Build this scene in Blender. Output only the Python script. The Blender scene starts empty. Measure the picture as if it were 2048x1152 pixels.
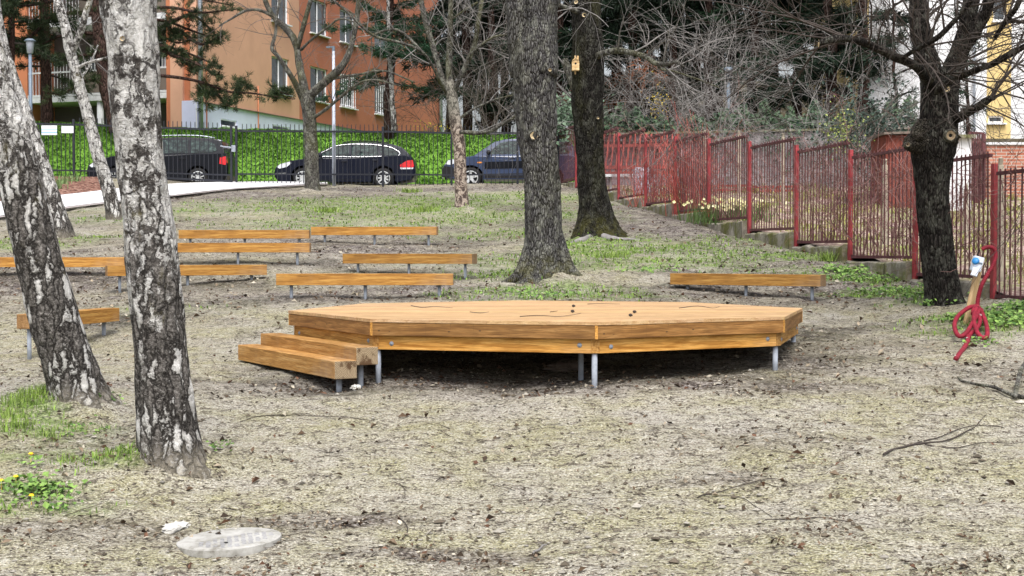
import bpy, bmesh, math, random
import numpy as np
from mathutils import Vector, Matrix

S = bpy.context.scene
COL = S.collection
rad = math.radians
rng = np.random.default_rng(7)
random.seed(7)

# ------------------------------------------------------------------ camera, sky, sun, exposure
F = 2917.0                      # focal length in pixels of the 2048 wide photograph
HC = 1.68                       # camera height
PITCH = math.atan(76 / F)
cam_d = bpy.data.cameras.new('camera')
cam_d.sensor_width = 36.0
cam_d.lens = 36.0 * F / 2048
cam_d.clip_start = 0.1
cam_d.clip_end = 3000
cam = bpy.data.objects.new('camera', cam_d)
COL.objects.link(cam)
cam.location = (0, 0, HC)
cam.rotation_euler = (math.pi / 2 - PITCH, 0, 0)
S.camera = cam

SUN_ELEV, SUN_AZ = 60.0, 175.0   # azimuth of the sun, clockwise from +Y
W = bpy.data.worlds.new("World")
S.world = W
W.use_nodes = True
wn = W.node_tree
bg = wn.nodes['Background']
sky = wn.nodes.new('ShaderNodeTexSky')
sky.sky_type = 'NISHITA'
sky.sun_disc = False
sky.sun_elevation = rad(SUN_ELEV)
sky.sun_rotation = rad(SUN_AZ)
sky.air_density = 1.0
sky.dust_density = 6.0
sky.ozone_density = 1.0
hs = wn.nodes.new('ShaderNodeHueSaturation')
hs.inputs['Saturation'].default_value = 0.35
wn.links.new(sky.outputs[0], hs.inputs['Color'])
wn.links.new(hs.outputs[0], bg.inputs['Color'])
bg.inputs['Strength'].default_value = 0.15
sun_d = bpy.data.lights.new('sun', 'SUN')
sun_d.energy = 1.3
sun_d.angle = rad(35)
sun_d.color = (1.0, 0.96, 0.9)
sun = bpy.data.objects.new('sun', sun_d)
COL.objects.link(sun)
az, el = rad(SUN_AZ), rad(SUN_ELEV)
sdir = Vector((math.sin(az) * math.cos(el), math.cos(az) * math.cos(el), math.sin(el)))
sun.rotation_euler = sdir.to_track_quat('Z', 'Y').to_euler()
S.view_settings.view_transform = 'Standard'
S.view_settings.look = 'None'
S.view_settings.exposure = 0.85
S.view_settings.gamma = 1.0
try:
    S.cycles.max_bounces = 6
    S.cycles.transparent_max_bounces = 8
    S.cycles.use_denoising = True
except Exception:
    pass


# ------------------------------------------------------------------ pixel <-> place helpers
def P(px, py, Y):
    """the point at depth Y metres that the photograph shows at pixel (px, py)"""
    xc, yc = (px - 1024) / F, (576 - py) / F
    dy = math.cos(PITCH) + yc * math.sin(PITCH)
    dz = -math.sin(PITCH) + yc * math.cos(PITCH)
    t = Y / dy
    return np.array([xc * t, Y, HC + dz * t])


_prof_y = np.array([-500, 0, 7.5, 8.45, 10.0, 12.6, 16.0, 19.9, 24.0, 27.5, 32, 38, 45, 46.5, 60, 3000.])
_prof_z = np.array([-1.7, -1.69, -1.68, -1.65, -1.5, -1.19, -.93, -.65, -.22, .12, .6, 1.26, 2.03, 2.16, 2.2, 2.2]) + HC
_pts = []
for (px, py, Y) in [(460, 1082, 8.45), (345, 935, 10), (160, 812, 11.6), (1188, 775, 12.5), (1563, 743, 13.5), (671, 788, 12.7),
                    (727, 780, 12.9), (60, 703, 16.3), (580, 597, 19.9), (880, 597, 19.9), (235, 585, 21.5), (505, 563, 22.4), (711, 545, 23.6),
                    (930, 556, 22.6), (594, 526, 24), (470, 526, 24), (645, 487, 27.9), (857, 490, 27.9), (1369, 572, 20.5), (1625, 612, 19.5),
                    (1830, 562, 21), (1990, 592, 18.7), (1700, 527, 23.3), (1592, 496, 25.6), (1498, 478, 28), (1417, 452, 30.5), (1350, 434, 32.9),
                    (1291, 418, 35.4), (1237, 405, 38), (766, 373, 45), (470, 369, 45), (160, 357, 45), (1040, 369, 45)]:
    _pts.append(P(px, py, Y))
_pts = np.array(_pts)


def prof(y):
    return np.interp(y, _prof_y, _prof_z)


_res = _pts[:, 2] - prof(_pts[:, 1])


def G(x, y):
    """height of the park ground"""
    x = np.asarray(x, float)
    y = np.asarray(y, float)
    shp = np.broadcast(x, y).shape
    xf, yf = np.broadcast_to(x, shp).ravel(), np.broadcast_to(y, shp).ravel()
    out = (prof(yf - .7) + prof(yf) + prof(yf + .7)) / 3
    num = np.zeros_like(xf)
    den = np.full_like(xf, .22)
    for (p, r) in zip(_pts, _res):
        w = np.exp(-((xf - p[0]) ** 2 + (yf - p[1]) ** 2) / (2 * 1.9 ** 2))
        num += w * r
        den += w
    return (out + num / den).reshape(shp)


_want = _res.copy()
for _ in range(8):
    _res = _res + .7 * (_pts[:, 2] - G(_pts[:, 0], _pts[:, 1]))
_res = np.clip(_res, -.6, .6)


def gp(px, py, y0=7.0, y1=46.0):
    """where the ray through a pixel meets the park ground"""
    ys = np.linspace(y0, y1, 1600)
    a = P(px, py, 1.0)
    k = np.array([a[0], 1, a[2] - HC])
    g = G(k[0] * ys, ys)
    z = HC + k[2] * ys
    i = np.argmax(z <= g)
    if not (z <= g).any():
        i = len(ys) - 1
    return np.array([k[0] * ys[i], ys[i], float(g[i])])


def _hash(ix, iy, iz):
    h = (ix.astype(np.int64) * 374761393 + iy.astype(np.int64) * 668265263 + iz.astype(np.int64) * 2147483647 * 3) & 0x7fffffff
    h = ((h ^ (h >> 13)) * 1274126177) & 0x7fffffff
    return ((h ^ (h >> 16)) & 0xffff) / 65535.0


def vn(p, s=1.0):
    """value noise -1..1 at points p (n,3)"""
    p = np.asarray(p, float) * s
    i = np.floor(p)
    f = p - i
    f = f * f * (3 - 2 * f)
    i = i.astype(np.int64)
    r = 0
    for dx in (0, 1):
        for dy in (0, 1):
            for dz in (0, 1):
                w = (f[:, 0] if dx else 1 - f[:, 0]) * (f[:, 1] if dy else 1 - f[:, 1]) * (f[:, 2] if dz else 1 - f[:, 2])
                r = r + w * _hash(i[:, 0] + dx, i[:, 1] + dy, i[:, 2] + dz)
    return r * 2 - 1


# ------------------------------------------------------------------ mesh helpers
class MB:
    def __init__(self):
        self.v, self.f, self.m, self.c, self.n = [], [], [], [], 0

    def add(self, v, faces, mi=0, col=None):
        v = np.asarray(v, float).reshape(-1, 3)
        if isinstance(faces, np.ndarray):
            groups = [faces]
        else:
            by = {}
            for q in faces:
                by.setdefault(len(q), []).append(q)
            groups = [np.array(g) for g in by.values()]
        for g in groups:
            self.f.append(g + self.n)
            self.m.append(np.full(len(g), mi))
            if col is None:
                c = np.ones((len(g), 3)) * .5
            else:
                c = np.asarray(col, float)
                if c.ndim == 1:
                    c = np.tile(c, (len(g), 1))
            self.c.append(c)
        self.v.append(v)
        self.n += len(v)
        return self

    def box(self, c, size, R=None, mi=0, col=None):
        x, y, z = np.array(size) / 2
        v = np.array([(sx * x, sy * y, sz * z) for sx in (-1, 1) for sy in (-1, 1) for sz in (-1, 1)])
        if R is not None:
            v = v @ np.array(R).T
        v = v + np.array(c)
        return self.add(v, np.array([(0, 1, 3, 2), (4, 6, 7, 5), (0, 4, 5, 1), (2, 3, 7, 6), (0, 2, 6, 4), (1, 5, 7, 3)]), mi, col)

    def beam(self, p0, p1, w, h, mi=0, col=None):
        p0, p1 = np.array(p0, float), np.array(p1, float)
        d = p1 - p0
        L = np.linalg.norm(d)
        d = d / L
        up = np.array([0, 0, 1.]) if abs(d[2]) < .95 else np.array([0, 1., 0])
        s = np.cross(up, d)
        s /= np.linalg.norm(s)
        u = np.cross(d, s)
        return self.box((p0 + p1) / 2, (L, w, h), np.array([d, s, u]).T, mi, col)

    def prism(self, poly, z0, z1, mi=0, col=None):
        n = len(poly)
        v = [(p[0], p[1], z0) for p in poly] + [(p[0], p[1], z1) for p in poly]
        f = [tuple(range(n))[::-1], tuple(range(n, 2 * n))] + [(i, (i + 1) % n, n + (i + 1) % n, n + i) for i in range(n)]
        return self.add(v, f, mi, col)

    def tube(self, pts, r, sides=8, mi=0, col=None, cap=True, disp=None):
        pts = np.asarray(pts, float)
        n = len(pts)
        r = np.broadcast_to(np.asarray(r, float), (n,))
        t = np.gradient(pts, axis=0)
        t /= np.linalg.norm(t, axis=1)[:, None] + 1e-12
        a = np.array([1., 0, 0]) if abs(t[0][0]) < .8 else np.array([0, 1., 0])
        s = np.cross(t[0], a)
        s /= np.linalg.norm(s)
        ss = []
        for i in range(n):
            s = s - t[i] * (s @ t[i])
            s /= np.linalg.norm(s)
            ss.append(s)
        ss = np.array(ss)
        uu = np.cross(t, ss)
        th = np.linspace(0, 2 * np.pi, sides, endpoint=False)
        dirs = ss[:, None, :] * np.cos(th)[None, :, None] + uu[:, None, :] * np.sin(th)[None, :, None]
        R = np.repeat(r[:, None], sides, 1)
        v = pts[:, None, :] + dirs * R[..., None]
        if disp is not None:
            dd = disp(v.reshape(-1, 3), np.repeat(np.linspace(0, 1, n), sides), np.tile(th, n), R.ravel())
            v = v + dirs * dd.reshape(n, sides)[..., None]
        i = np.arange(n - 1)[:, None] * sides
        j = np.arange(sides)[None, :]
        k = (j + 1) % sides
        q = np.stack([i + j, i + k, i + k + sides, i + j + sides], -1).reshape(-1, 4)
        self.add(v.reshape(-1, 3), q, mi, col)
        if cap:
            b = self.n - n * sides
            self.f.append(np.array([list(range(sides))[::-1]]) + b)
            self.f.append(np.array([list(range((n - 1) * sides, n * sides))]) + b)
            for _ in range(2):
                self.m.append(np.array([mi]))
                self.c.append(np.array([col if (col is not None and np.ndim(col) == 1) else (.5, .5, .5)], float))
        return self

    def sphere(self, c, r, seg=12, rings=8, mi=0, col=None, noise=0, ns=3.):
        r = np.broadcast_to(np.asarray(r, float), (3,))
        ph = np.linspace(0, np.pi, rings + 1)
        th = np.linspace(0, 2 * np.pi, seg, endpoint=False)
        v = np.stack([np.outer(np.sin(ph), np.cos(th)), np.outer(np.sin(ph), np.sin(th)), np.outer(np.cos(ph), np.ones(seg))], -1).reshape(-1, 3)
        if noise:
            v = v * (1 + noise * vn(v + np.array(c), ns))[:, None]
        v = v * r + np.array(c)
        i = np.arange(rings)[:, None] * seg
        j = np.arange(seg)[None, :]
        k = (j + 1) % seg
        return self.add(v, np.stack([i + j, i + j + seg, i + k + seg, i + k], -1).reshape(-1, 4), mi, col)

    def lathe(self, prof_, seg=24, mi=0, M=None, col=None):
        th = np.linspace(0, 2 * np.pi, seg, endpoint=False)
        p = np.array(prof_, float)
        v = np.stack([np.outer(p[:, 0], np.cos(th)), np.outer(p[:, 0], np.sin(th)), np.outer(p[:, 1], np.ones(seg))], -1).reshape(-1, 3)
        if M is not None:
            M = np.array(M)
            v = v @ M[:3, :3].T + M[:3, 3]
        i = np.arange(len(p) - 1)[:, None] * seg
        j = np.arange(seg)[None, :]
        k = (j + 1) % seg
        return self.add(v, np.stack([i + j, i + k, i + k + seg, i + j + seg], -1).reshape(-1, 4), mi, col)


def obj(name, mb, mats, parent=None, world=False, smooth=False, loc=None, rot=None, bevel=0):
    me = bpy.data.meshes.new(name)
    v = np.concatenate(mb.v)
    if world and parent is not None:
        v = v - np.array(parent.location)
    if world and parent is None and loc is not None:
        v = v - np.array(loc)
    me.vertices.add(len(v))
    me.vertices.foreach_set('co', v.astype(np.float32).ravel())
    tot = np.concatenate([np.full(len(f), f.shape[1]) for f in mb.f])
    lo = np.concatenate([f.ravel() for f in mb.f])
    me.loops.add(len(lo))
    me.loops.foreach_set('vertex_index', lo.astype(np.int32))
    me.polygons.add(len(tot))
    me.polygons.foreach_set('loop_start', np.concatenate([[0], np.cumsum(tot)[:-1]]).astype(np.int32))
    me.polygons.foreach_set('loop_total', tot.astype(np.int32))
    me.polygons.foreach_set('material_index', np.concatenate(mb.m).astype(np.int32))
    me.update(calc_edges=True)
    c = np.concatenate(mb.c)
    at = me.attributes.new('col', 'FLOAT_COLOR', 'FACE')
    at.data.foreach_set('color', np.concatenate([c, np.ones((len(c), 1))], 1).astype(np.float32).ravel())
    me.polygons.foreach_set('use_smooth', np.full(len(tot), bool(smooth)))
    for m in (mats if isinstance(mats, (list, tuple)) else [mats]):
        me.materials.append(m)
    o = bpy.data.objects.new(name, me)
    COL.objects.link(o)
    if parent is not None:
        o.parent = parent
    if loc is not None:
        o.location = loc
    if rot is not None:
        o.rotation_euler = rot
    if bevel:
        b = o.modifiers.new('bevel', 'BEVEL')
        b.width = bevel
        b.segments = 2
        b.limit_method = 'ANGLE'
    return o


def tag(o, label=None, cat=None, group=None, kind=None):
    if label:
        o['label'] = label
    if cat:
        o['category'] = cat
    if group:
        o['group'] = group
    if kind:
        o['kind'] = kind
    return o


def thing(name, label, cat, loc=(0, 0, 0), rz=0, group=None):
    o = bpy.data.objects.new(name, None)
    o.empty_display_size = .2
    COL.objects.link(o)
    o.location = tuple(float(a) for a in loc)
    o.rotation_euler = (0, 0, rz)
    return tag(o, label, cat, group)


def copy_tree(o, parent=None):
    c = o.copy()
    COL.objects.link(c)
    if parent is not None:
        c.parent = parent
    for ch in list(o.children):
        copy_tree(ch, c)
    return c


def crv(pts, n):
    """Catmull-Rom through rows of pts (any width)"""
    p = np.asarray(pts, float)
    p = np.vstack([2 * p[0] - p[1], p, 2 * p[-1] - p[-2]])
    m = len(p) - 3
    out = []
    for t in np.linspace(0, m - 1e-6, n):
        i = int(t)
        u = t - i
        a, b, c, d = p[i], p[i + 1], p[i + 2], p[i + 3]
        out.append(.5 * ((2 * b) + (-a + c) * u + (2 * a - 5 * b + 4 * c - d) * u * u + (-a + 3 * b - 3 * c + d) * u ** 3))
    return np.array(out)


def unit(v):
    return v / (np.linalg.norm(v) + 1e-12)


# ------------------------------------------------------------------ material helpers
class NT:
    def __init__(self, name, rough=.8, spec=.25):
        self.mat = bpy.data.materials.new(name)
        self.mat.use_nodes = True
        self.t = self.mat.node_tree
        self.b = self.t.nodes['Principled BSDF']
        self.b.inputs['Roughness'].default_value = rough
        self.b.inputs['Specular IOR Level'].default_value = spec
        self.o = self.t.nodes.new('ShaderNodeTexCoord').outputs['Object']

    def n(self, k):
        return self.t.nodes.new(k)

    def put(self, sock, v):
        if isinstance(v, bpy.types.NodeSocket):
            self.t.links.new(v, sock)
        elif isinstance(v, (tuple, list)) and len(v) == 3 and sock.type == 'RGBA':
            sock.default_value = (*v, 1)
        else:
            sock.default_value = v

    def map(self, scale=(1, 1, 1), vec=None, rot=(0, 0, 0), loc=(0, 0, 0)):
        m = self.n('ShaderNodeMapping')
        self.put(m.inputs['Vector'], vec or self.o)
        m.inputs['Scale'].default_value = scale
        m.inputs['Rotation'].default_value = rot
        m.inputs['Location'].default_value = loc
        return m.outputs[0]

    def noise(self, scale, detail=4, rough=.6, vec=None, dist=0):
        m = self.n('ShaderNodeTexNoise')
        self.put(m.inputs['Vector'], vec or self.o)
        m.inputs['Scale'].default_value = scale
        m.inputs['Detail'].default_value = detail
        m.inputs['Roughness'].default_value = rough
        m.inputs['Distortion'].default_value = dist
        return m.outputs[0]

    def voro(self, scale, vec=None, feature='F1', out='Distance', rnd=1):
        m = self.n('ShaderNodeTexVoronoi')
        m.feature = feature
        self.put(m.inputs['Vector'], vec or self.o)
        m.inputs['Scale'].default_value = scale
        m.inputs['Randomness'].default_value = rnd
        return m.outputs[out]

    def ramp(self, fac, stops, mode='LINEAR'):
        m = self.n('ShaderNodeValToRGB')
        m.color_ramp.interpolation = mode
        e = m.color_ramp.elements
        while len(e) < len(stops):
            e.new(.5)
        for q, (p, c) in zip(e, stops):
            q.position = p
            q.color = (*c, 1) if isinstance(c, (tuple, list)) else (c, c, c, 1)
        self.put(m.inputs[0], fac)
        return m.outputs[0]

    def mix(self, fac, a, b, mode='MIX'):
        m = self.n('ShaderNodeMix')
        m.data_type = 'RGBA'
        m.blend_type = mode
        self.put(m.inputs[0], fac)
        self.put(m.inputs[6], a)
        self.put(m.inputs[7], b)
        return m.outputs[2]

    def math(self, op, a, b=0.):
        m = self.n('ShaderNodeMath')
        m.operation = op
        self.put(m.inputs[0], a)
        self.put(m.inputs[1], b)
        return m.outputs[0]

    def attr(self, name, out='Color'):
        m = self.n('ShaderNodeAttribute')
        m.attribute_name = name
        return m.outputs[out]

    def sep(self, vec=None):
        m = self.n('ShaderNodeSeparateXYZ')
        self.put(m.inputs[0], vec or self.o)
        return m.outputs

    def bump(self, h, strength=.5, dist=.02):
        m = self.n('ShaderNodeBump')
        m.inputs['Strength'].default_value = strength
        m.inputs['Distance'].default_value = dist
        self.put(m.inputs['Height'], h)
        self.t.links.new(m.outputs[0], self.b.inputs['Normal'])

    def done(self, col):
        self.put(self.b.inputs['Base Color'], col)
        return self.mat


def plain(name, col, rough=.6, spec=.3, metal=0, var=.25, scale=6, coat=0, bump=0):
    t = NT(name, rough, spec)
    t.b.inputs['Metallic'].default_value = metal
    t.b.inputs['Coat Weight'].default_value = coat
    t.b.inputs['Coat Roughness'].default_value = .05
    n = t.noise(scale, 6, .65)
    a = tuple(max(0, c * (1 - var)) for c in col)
    b = tuple(min(1, c * (1 + var)) for c in col)
    if bump:
        t.bump(t.noise(scale * 6, 4), bump, .01)
    return t.done(t.ramp(n, [(.3, a), (.7, b)]))


def by_attr(name, rough=.7, spec=.2, trans=0, var=.3, scale=30):
    t = NT(name, rough, spec)
    n = t.noise(scale, 3)
    c = t.mix(1, t.attr('col'), t.ramp(n, [(.3, 1 - var), (.7, 1.0)]), 'MULTIPLY')
    return t.done(c)


def wood_mat(name, cols, knots=True, grey=0., dark=0., sc=1., varattr=False, nails=False):
    t = NT(name, .62, .25)
    v = t.map((1.1 * sc, 16 * sc, 16 * sc))
    n1 = t.noise(2.2, 4, .55, v, .6)
    v2 = t.map((2.5 * sc, 60 * sc, 60 * sc))
    n2 = t.noise(3., 4, .6, v2)
    wv = t.n('ShaderNodeTexWave')
    wv.bands_direction = 'Z'
    t.put(wv.inputs['Vector'], t.map((.55 * sc, 1.5, 1.5)))
    wv.inputs['Scale'].default_value = 9
    wv.inputs['Distortion'].default_value = 9
    wv.inputs['Detail'].default_value = 3
    wv.inputs['Detail Scale'].default_value = .8
    c = t.ramp(n1, [(.34, cols[0]), (.5, cols[1]), (.66, cols[2])])
    c = t.mix(t.math('MULTIPLY', t.ramp(wv.outputs[0], [(.55, 0.), (.95, 1.)]), .38), c, cols[0])
    c = t.mix(t.math('MULTIPLY', t.ramp(n2, [(.5, 0.), (.66, 1.)]), .55), c, tuple(a * .6 for a in cols[0]))
    if knots:
        kn = t.voro(1.0, t.map((1.6, 3.8, 3.8)), 'F1')
        c = t.mix(t.ramp(kn, [(.05, .85), (.1, .45), (.2, 0.)]), c, tuple(a * .35 for a in cols[0]))
    st = t.noise(1.7, 5, .65, t.map((1., 1.6, 1.6), loc=(3, 1, 2)))
    c = t.mix(t.math('MULTIPLY', t.ramp(st, [(.5, 0.), (.72, 1.)]), .35 + dark), c, tuple(a * .45 for a in cols[0]))
    if grey:
        g = t.noise(.8, 5, .6, t.map((1, 1, 1), loc=(9, 2, 0)))
        c = t.mix(t.math('MULTIPLY', t.ramp(g, [(.48, 0.), (.66, 1.)]), grey), c, (.42, .35, .27))
    if nails:
        vv = t.map((7.3, 1, 14.), loc=(.3, 0, .33))
        d = t.voro(1., vv, rnd=.35)
        c = t.mix(t.ramp(d, [(.06, .9), (.12, 0.)]), c, (.04, .025, .015))
        s = t.noise(2.6, 3, .6, t.map((13., .3, .8)))
        c = t.mix(t.math('MULTIPLY', t.ramp(s, [(.62, 0.), (.7, 1.)]), .5), c, (.1, .055, .025))
    if varattr:
        c = t.mix(1, c, t.attr('col'), 'MULTIPLY')
    oi = t.n('ShaderNodeObjectInfo')
    c = t.mix(1, c, t.ramp(oi.outputs['Random'], [(0., (.74, .76, .8)), (1., (1.06, 1.03, .98))]), 'MULTIPLY')
    t.bump(t.math('ADD', n1, n2), .35, .006)
    return t.done(c)


M = {}
ORANGE = [(.23, .1, .018), (.45, .222, .05), (.58, .33, .088)]
M['bench'] = wood_mat('bench_wood', ORANGE, grey=.35)
M['fascia'] = wood_mat('fascia_wood', [(.16, .075, .022), (.3, .15, .046), (.41, .225, .08)], knots=False, nails=True)
M['stagebeam'] = wood_mat('stage_beam_wood', [(.33, .145, .025), (.58, .3, .072), (.7, .41, .125)], grey=.3)
M['deck'] = wood_mat('deck_wood', [(.48, .285, .13), (.64, .415, .21), (.72, .495, .28)], knots=False, varattr=True)
M['stepwood'] = wood_mat('step_wood', [(.28, .13, .028), (.5, .255, .068), (.62, .365, .13)], grey=.5)
t = NT('end_grain', .85)
rg = t.n('ShaderNodeTexWave')
rg.wave_type = 'RINGS'
rg.rings_direction = 'X'
t.put(rg.inputs['Vector'], t.map((1, 1, 1), loc=(0, .03, .02)))
rg.inputs['Scale'].default_value = 26
rg.inputs['Distortion'].default_value = 4
rg.inputs['Detail'].default_value = 3
c = t.ramp(rg.outputs[0], [(.2, (.16, .115, .07)), (.8, (.36, .28, .18))])
c = t.mix(t.ramp(t.noise(9, 4), [(.52, 0.), (.6, .9)]), c, (.07, .035, .015))
M['endgrain'] = t.done(c)
M['galv'] = plain('galvanised_steel', (.27, .3, .35), .6, .3, .0, .25, 14)
M['stake'] = wood_mat('stake_wood', [(.38, .25, .13), (.52, .37, .2), (.6, .45, .27)])
M['newwood'] = wood_mat('birdhouse_wood', [(.55, .36, .17), (.7, .5, .27), (.78, .6, .36)], knots=False)

# -- ground
t = NT('park_soil', .95, .1)
big = t.noise(.5, 4, .6)
mid = t.noise(2.2, 5, .65)
nA = t.noise(62, 2, .6)                       # grit
nB = t.noise(31, 3, .6, t.map((1, 1.3, 1), loc=(3, 7, 1)), .5)     # crumbs and leaves
nC = t.noise(8.5, 4, .65, t.map((1, 1.3, 1), loc=(8, 1, 1)), .4)   # drifts
gr = nA
sand = t.ramp(nA, [(.3, (.15, .13, .095)), (.42, (.325, .295, .23)), (.52, (.43, .4, .32)), (.66, (.6, .575, .495))])
ol = t.ramp(nA, [(.32, (.12, .11, .05)), (.45, (.315, .295, .165)), (.55, (.425, .4, .25)), (.68, (.57, .545, .4))])
c = t.mix(t.ramp(mid, [(.4, 0.), (.6, .85)]), sand, ol)
c = t.mix(t.math('MULTIPLY', t.ramp(big, [(.48, 0.), (.62, 1.)]), .5), c, t.ramp(nA, [(.33, (.24, .215, .19)), (.62, (.62, .59, .55))]))
shade = t.math('ADD', nB, t.math('MULTIPLY', t.math('SUBTRACT', nC, .5), .9))
c = t.mix(t.ramp(shade, [(.365, .9), (.45, 0.)]), c, t.ramp(nA, [(.36, (.03, .025, .021)), (.62, (.21, .18, .145))]))
c = t.mix(t.ramp(shade, [(.61, 0.), (.7, .6)]), c, t.ramp(nA, [(.35, (.4, .38, .32)), (.6, (.64, .62, .56))]))
lit = t.attr('litter', 'Fac')
lN = t.math('ADD', t.math('MULTIPLY', nB, .6), t.math('ADD', t.math('MULTIPLY', t.noise(38, 2, .6, t.map((1, 1.4, 1), loc=(1, 9, 4))), .4), t.math('MULTIPLY', t.math('SUBTRACT', nC, .5), .4)))
litc = t.ramp(lN, [(.38, (.024, .019, .018)), (.47, (.11, .09, .082)), (.55, (.27, .24, .22)), (.66, (.56, .52, .49))])
c = t.mix(t.math('MULTIPLY', lit, t.ramp(t.noise(2.2, 5, .7), [(.36, .3), (.56, 1.)])), c, litc)
gra = t.attr('green', 'Fac')
gN = t.math('ADD', t.math('MULTIPLY', t.noise(30, 2, .6, t.map((1, 1.2, 1), loc=(5, 5, 4))), .6), t.math('MULTIPLY', nC, .4))
gc = t.ramp(gN, [(.36, (.035, .055, .016)), (.48, (.15, .23, .055)), (.62, (.36, .48, .15))])
c = t.mix(t.math('MULTIPLY', gra, t.ramp(t.noise(4.0, 6, .75), [(.4, 0.), (.55, .95)])), c, gc)
shade_soil = t.attr('dark', 'Fac')  # shade painted into the dark soil beneath stage and benches
c = t.mix(t.math('MULTIPLY', shade_soil, t.ramp(t.noise(5., 6, .7), [(.3, .6), (.6, 1.)])), c, t.ramp(lN, [(.38, (.01, .009, .008)), (.5, (.04, .034, .029)), (.64, (.2, .175, .15))]))
t.bump(t.math('ADD', t.math('MULTIPLY', nA, .5), t.math('ADD', nB, t.math('MULTIPLY', nC, 1.2))), 1., .06)
M['soil'] = t.done(c)

t = NT('garden_soil', .95, .1)
c = t.ramp(t.noise(9, 5, .65), [(.36, (.07, .04, .036)), (.48, (.26, .185, .165)), (.58, (.39, .31, .265)), (.68, (.46, .42, .26))])
c = t.mix(t.ramp(t.noise(1.3, 5, .6), [(.45, 0.), (.65, .85)]), c, t.ramp(t.noise(22, 5, .7), [(.35, (.05, .07, .02)), (.65, (.28, .33, .09))]))
t.bump(t.noise(14, 6), .8, .05)
M['garden'] = t.done(c)
t = NT('bank_turf', .9, .1)
c = t.ramp(t.noise(5, 7, .75), [(.32, (.055, .12, .015)), (.5, (.11, .235, .03)), (.68, (.18, .33, .055))])
t.bump(t.noise(12, 6), .6, .04)
M['turf'] = t.done(c)
M['asphalt'] = plain('asphalt', (.16, .16, .165), .9, .2, 0, .3, 8, bump=.3)
M['path'] = plain('pale_paving', (.6, .6, .62), .85, .2, 0, .06, 5, bump=.2)
M['kerb'] = plain('kerb_concrete', (.3, .27, .26), .9, .2, 0, .25, 9)
t = NT('bark_mulch', .95, .1)
c = t.ramp(t.voro(16, out='Color'), [(.2, (.05, .022, .018)), (.5, (.17, .08, .06)), (.8, (.3, .19, .15))])
t.bump(t.voro(16), .8, .04)
M['mulch'] = t.done(c)
M['hill'] = plain('wood_floor', (.06, .05, .03), .95, .1, 0, .5, 1.2, bump=.5)


# -- bark
def bark(name, cols, sx=9., sz=2.2, moss=0., lichen=0., bs=.9, base_moss=0.):
    t = NT(name, .92, .12)
    v = t.map((sx, sx, sz))
    n1 = t.noise(1.6, 6, .7, v, .9)
    vo = t.voro(1.5, t.map((sx * 1.5, sx * 1.5, sz * 1.25), loc=(1, 2, 3)), 'DISTANCE_TO_EDGE')
    fine = t.noise(6., 6, .75, v)
    c = t.ramp(n1, [(.3, cols[0]), (.5, cols[1]), (.7, cols[2])])
    c = t.mix(t.ramp(vo, [(.02, .9), (.13, 0.)]), c, tuple(a * .45 for a in cols[0]))
    c = t.mix(t.ramp(fine, [(.54, 0.), (.7, .75)]), c, tuple(min(1, a * 1.7) for a in cols[2]))
    if lichen:
        l = t.noise(1.0, 7, .75, t.map((9, 9, 6), loc=(5, 5, 5)))
        c = t.mix(t.math('MULTIPLY', t.ramp(l, [(.5, 0.), (.58, 1.)]), lichen), c, (.42, .43, .36))
    if moss:
        l = t.noise(1.4, 6, .7, t.map((1, 1, .5), loc=(2, 8, 1)))
        c = t.mix(t.math('MULTIPLY', t.ramp(l, [(.48, 0.), (.64, 1.)]), moss), c, (.1, .105, .022))
    if base_moss:
        z = t.sep()[2]
        f = t.math('MULTIPLY', t.ramp(z, [(0., 1.), (.55, 0.)]), t.ramp(t.noise(5, 6, .75), [(.44, 0.), (.58, base_moss)]))
        c = t.mix(f, c, (.13, .125, .025))
    t.bump(t.math('ADD', n1, t.ramp(vo, [(0., 0.), (.2, 1.)])), bs, .04)
    return t.done(c)


M['bark_grey'] = bark('bark_grey', [(.025, .022, .022), (.085, .082, .082), (.18, .178, .178)], 15, 4.2, moss=.12, lichen=.3, base_moss=.55)
M['bark_dark'] = bark('bark_dark', [(.006, .005, .004), (.018, .016, .014), (.05, .047, .043)], 14, 4, moss=.2, lichen=.1, base_moss=.5)
M['bark_side'] = bark('bark_side', [(.008, .007, .006), (.024, .02, .018), (.06, .055, .05)], 15, 4, lichen=.15)
M['bark_thin'] = bark('bark_thin', [(.028, .025, .023), (.082, .077, .07), (.145, .14, .13)], 12, 5, moss=.4, lichen=.3, bs=.6)
t = NT('bark_flaking', .9, .12)
n1 = t.noise(1., 6, .65, t.map((15, 15, 10)), 1.)
c = t.ramp(n1, [(.42, (.06, .045, .04)), (.49, (.14, .105, .09)), (.54, (.34, .28, .235)), (.7, (.43, .38, .33))])
z = t.sep()[2]
c = t.mix(t.ramp(t.math('DIVIDE', z, 4.), [(.45, 0.), (.62, .8)]), c, t.ramp(n1, [(.42, (.05, .05, .042)), (.58, (.21, .21, .18))]))
t.bump(n1, .5, .02)
M['bark_flake'] = t.done(c)
M['bark_pine'] = bark('bark_pine', [(.02, .012, .01), (.06, .036, .03), (.11, .07, .06)], 6, 2, bs=.8)
M['bark_burl'] = bark('bark_burl', [(.02, .018, .016), (.07, .062, .052), (.16, .145, .12)], 14, 12, moss=.2)
M['twig'] = plain('twig_bark', (.11, .095, .085), .85, .15, 0, .4, 4)
M['twig_dark'] = plain('dark_twig_bark', (.06, .05, .045), .85, .15, 0, .4, 4)
M['twig_grey'] = plain('grey_twig_bark', (.2, .19, .185), .85, .15, 0, .4, 3)
M['cutwood'] = plain('cut_wood', (.5, .4, .25), .85, .15, 0, .35, 18)


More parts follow.
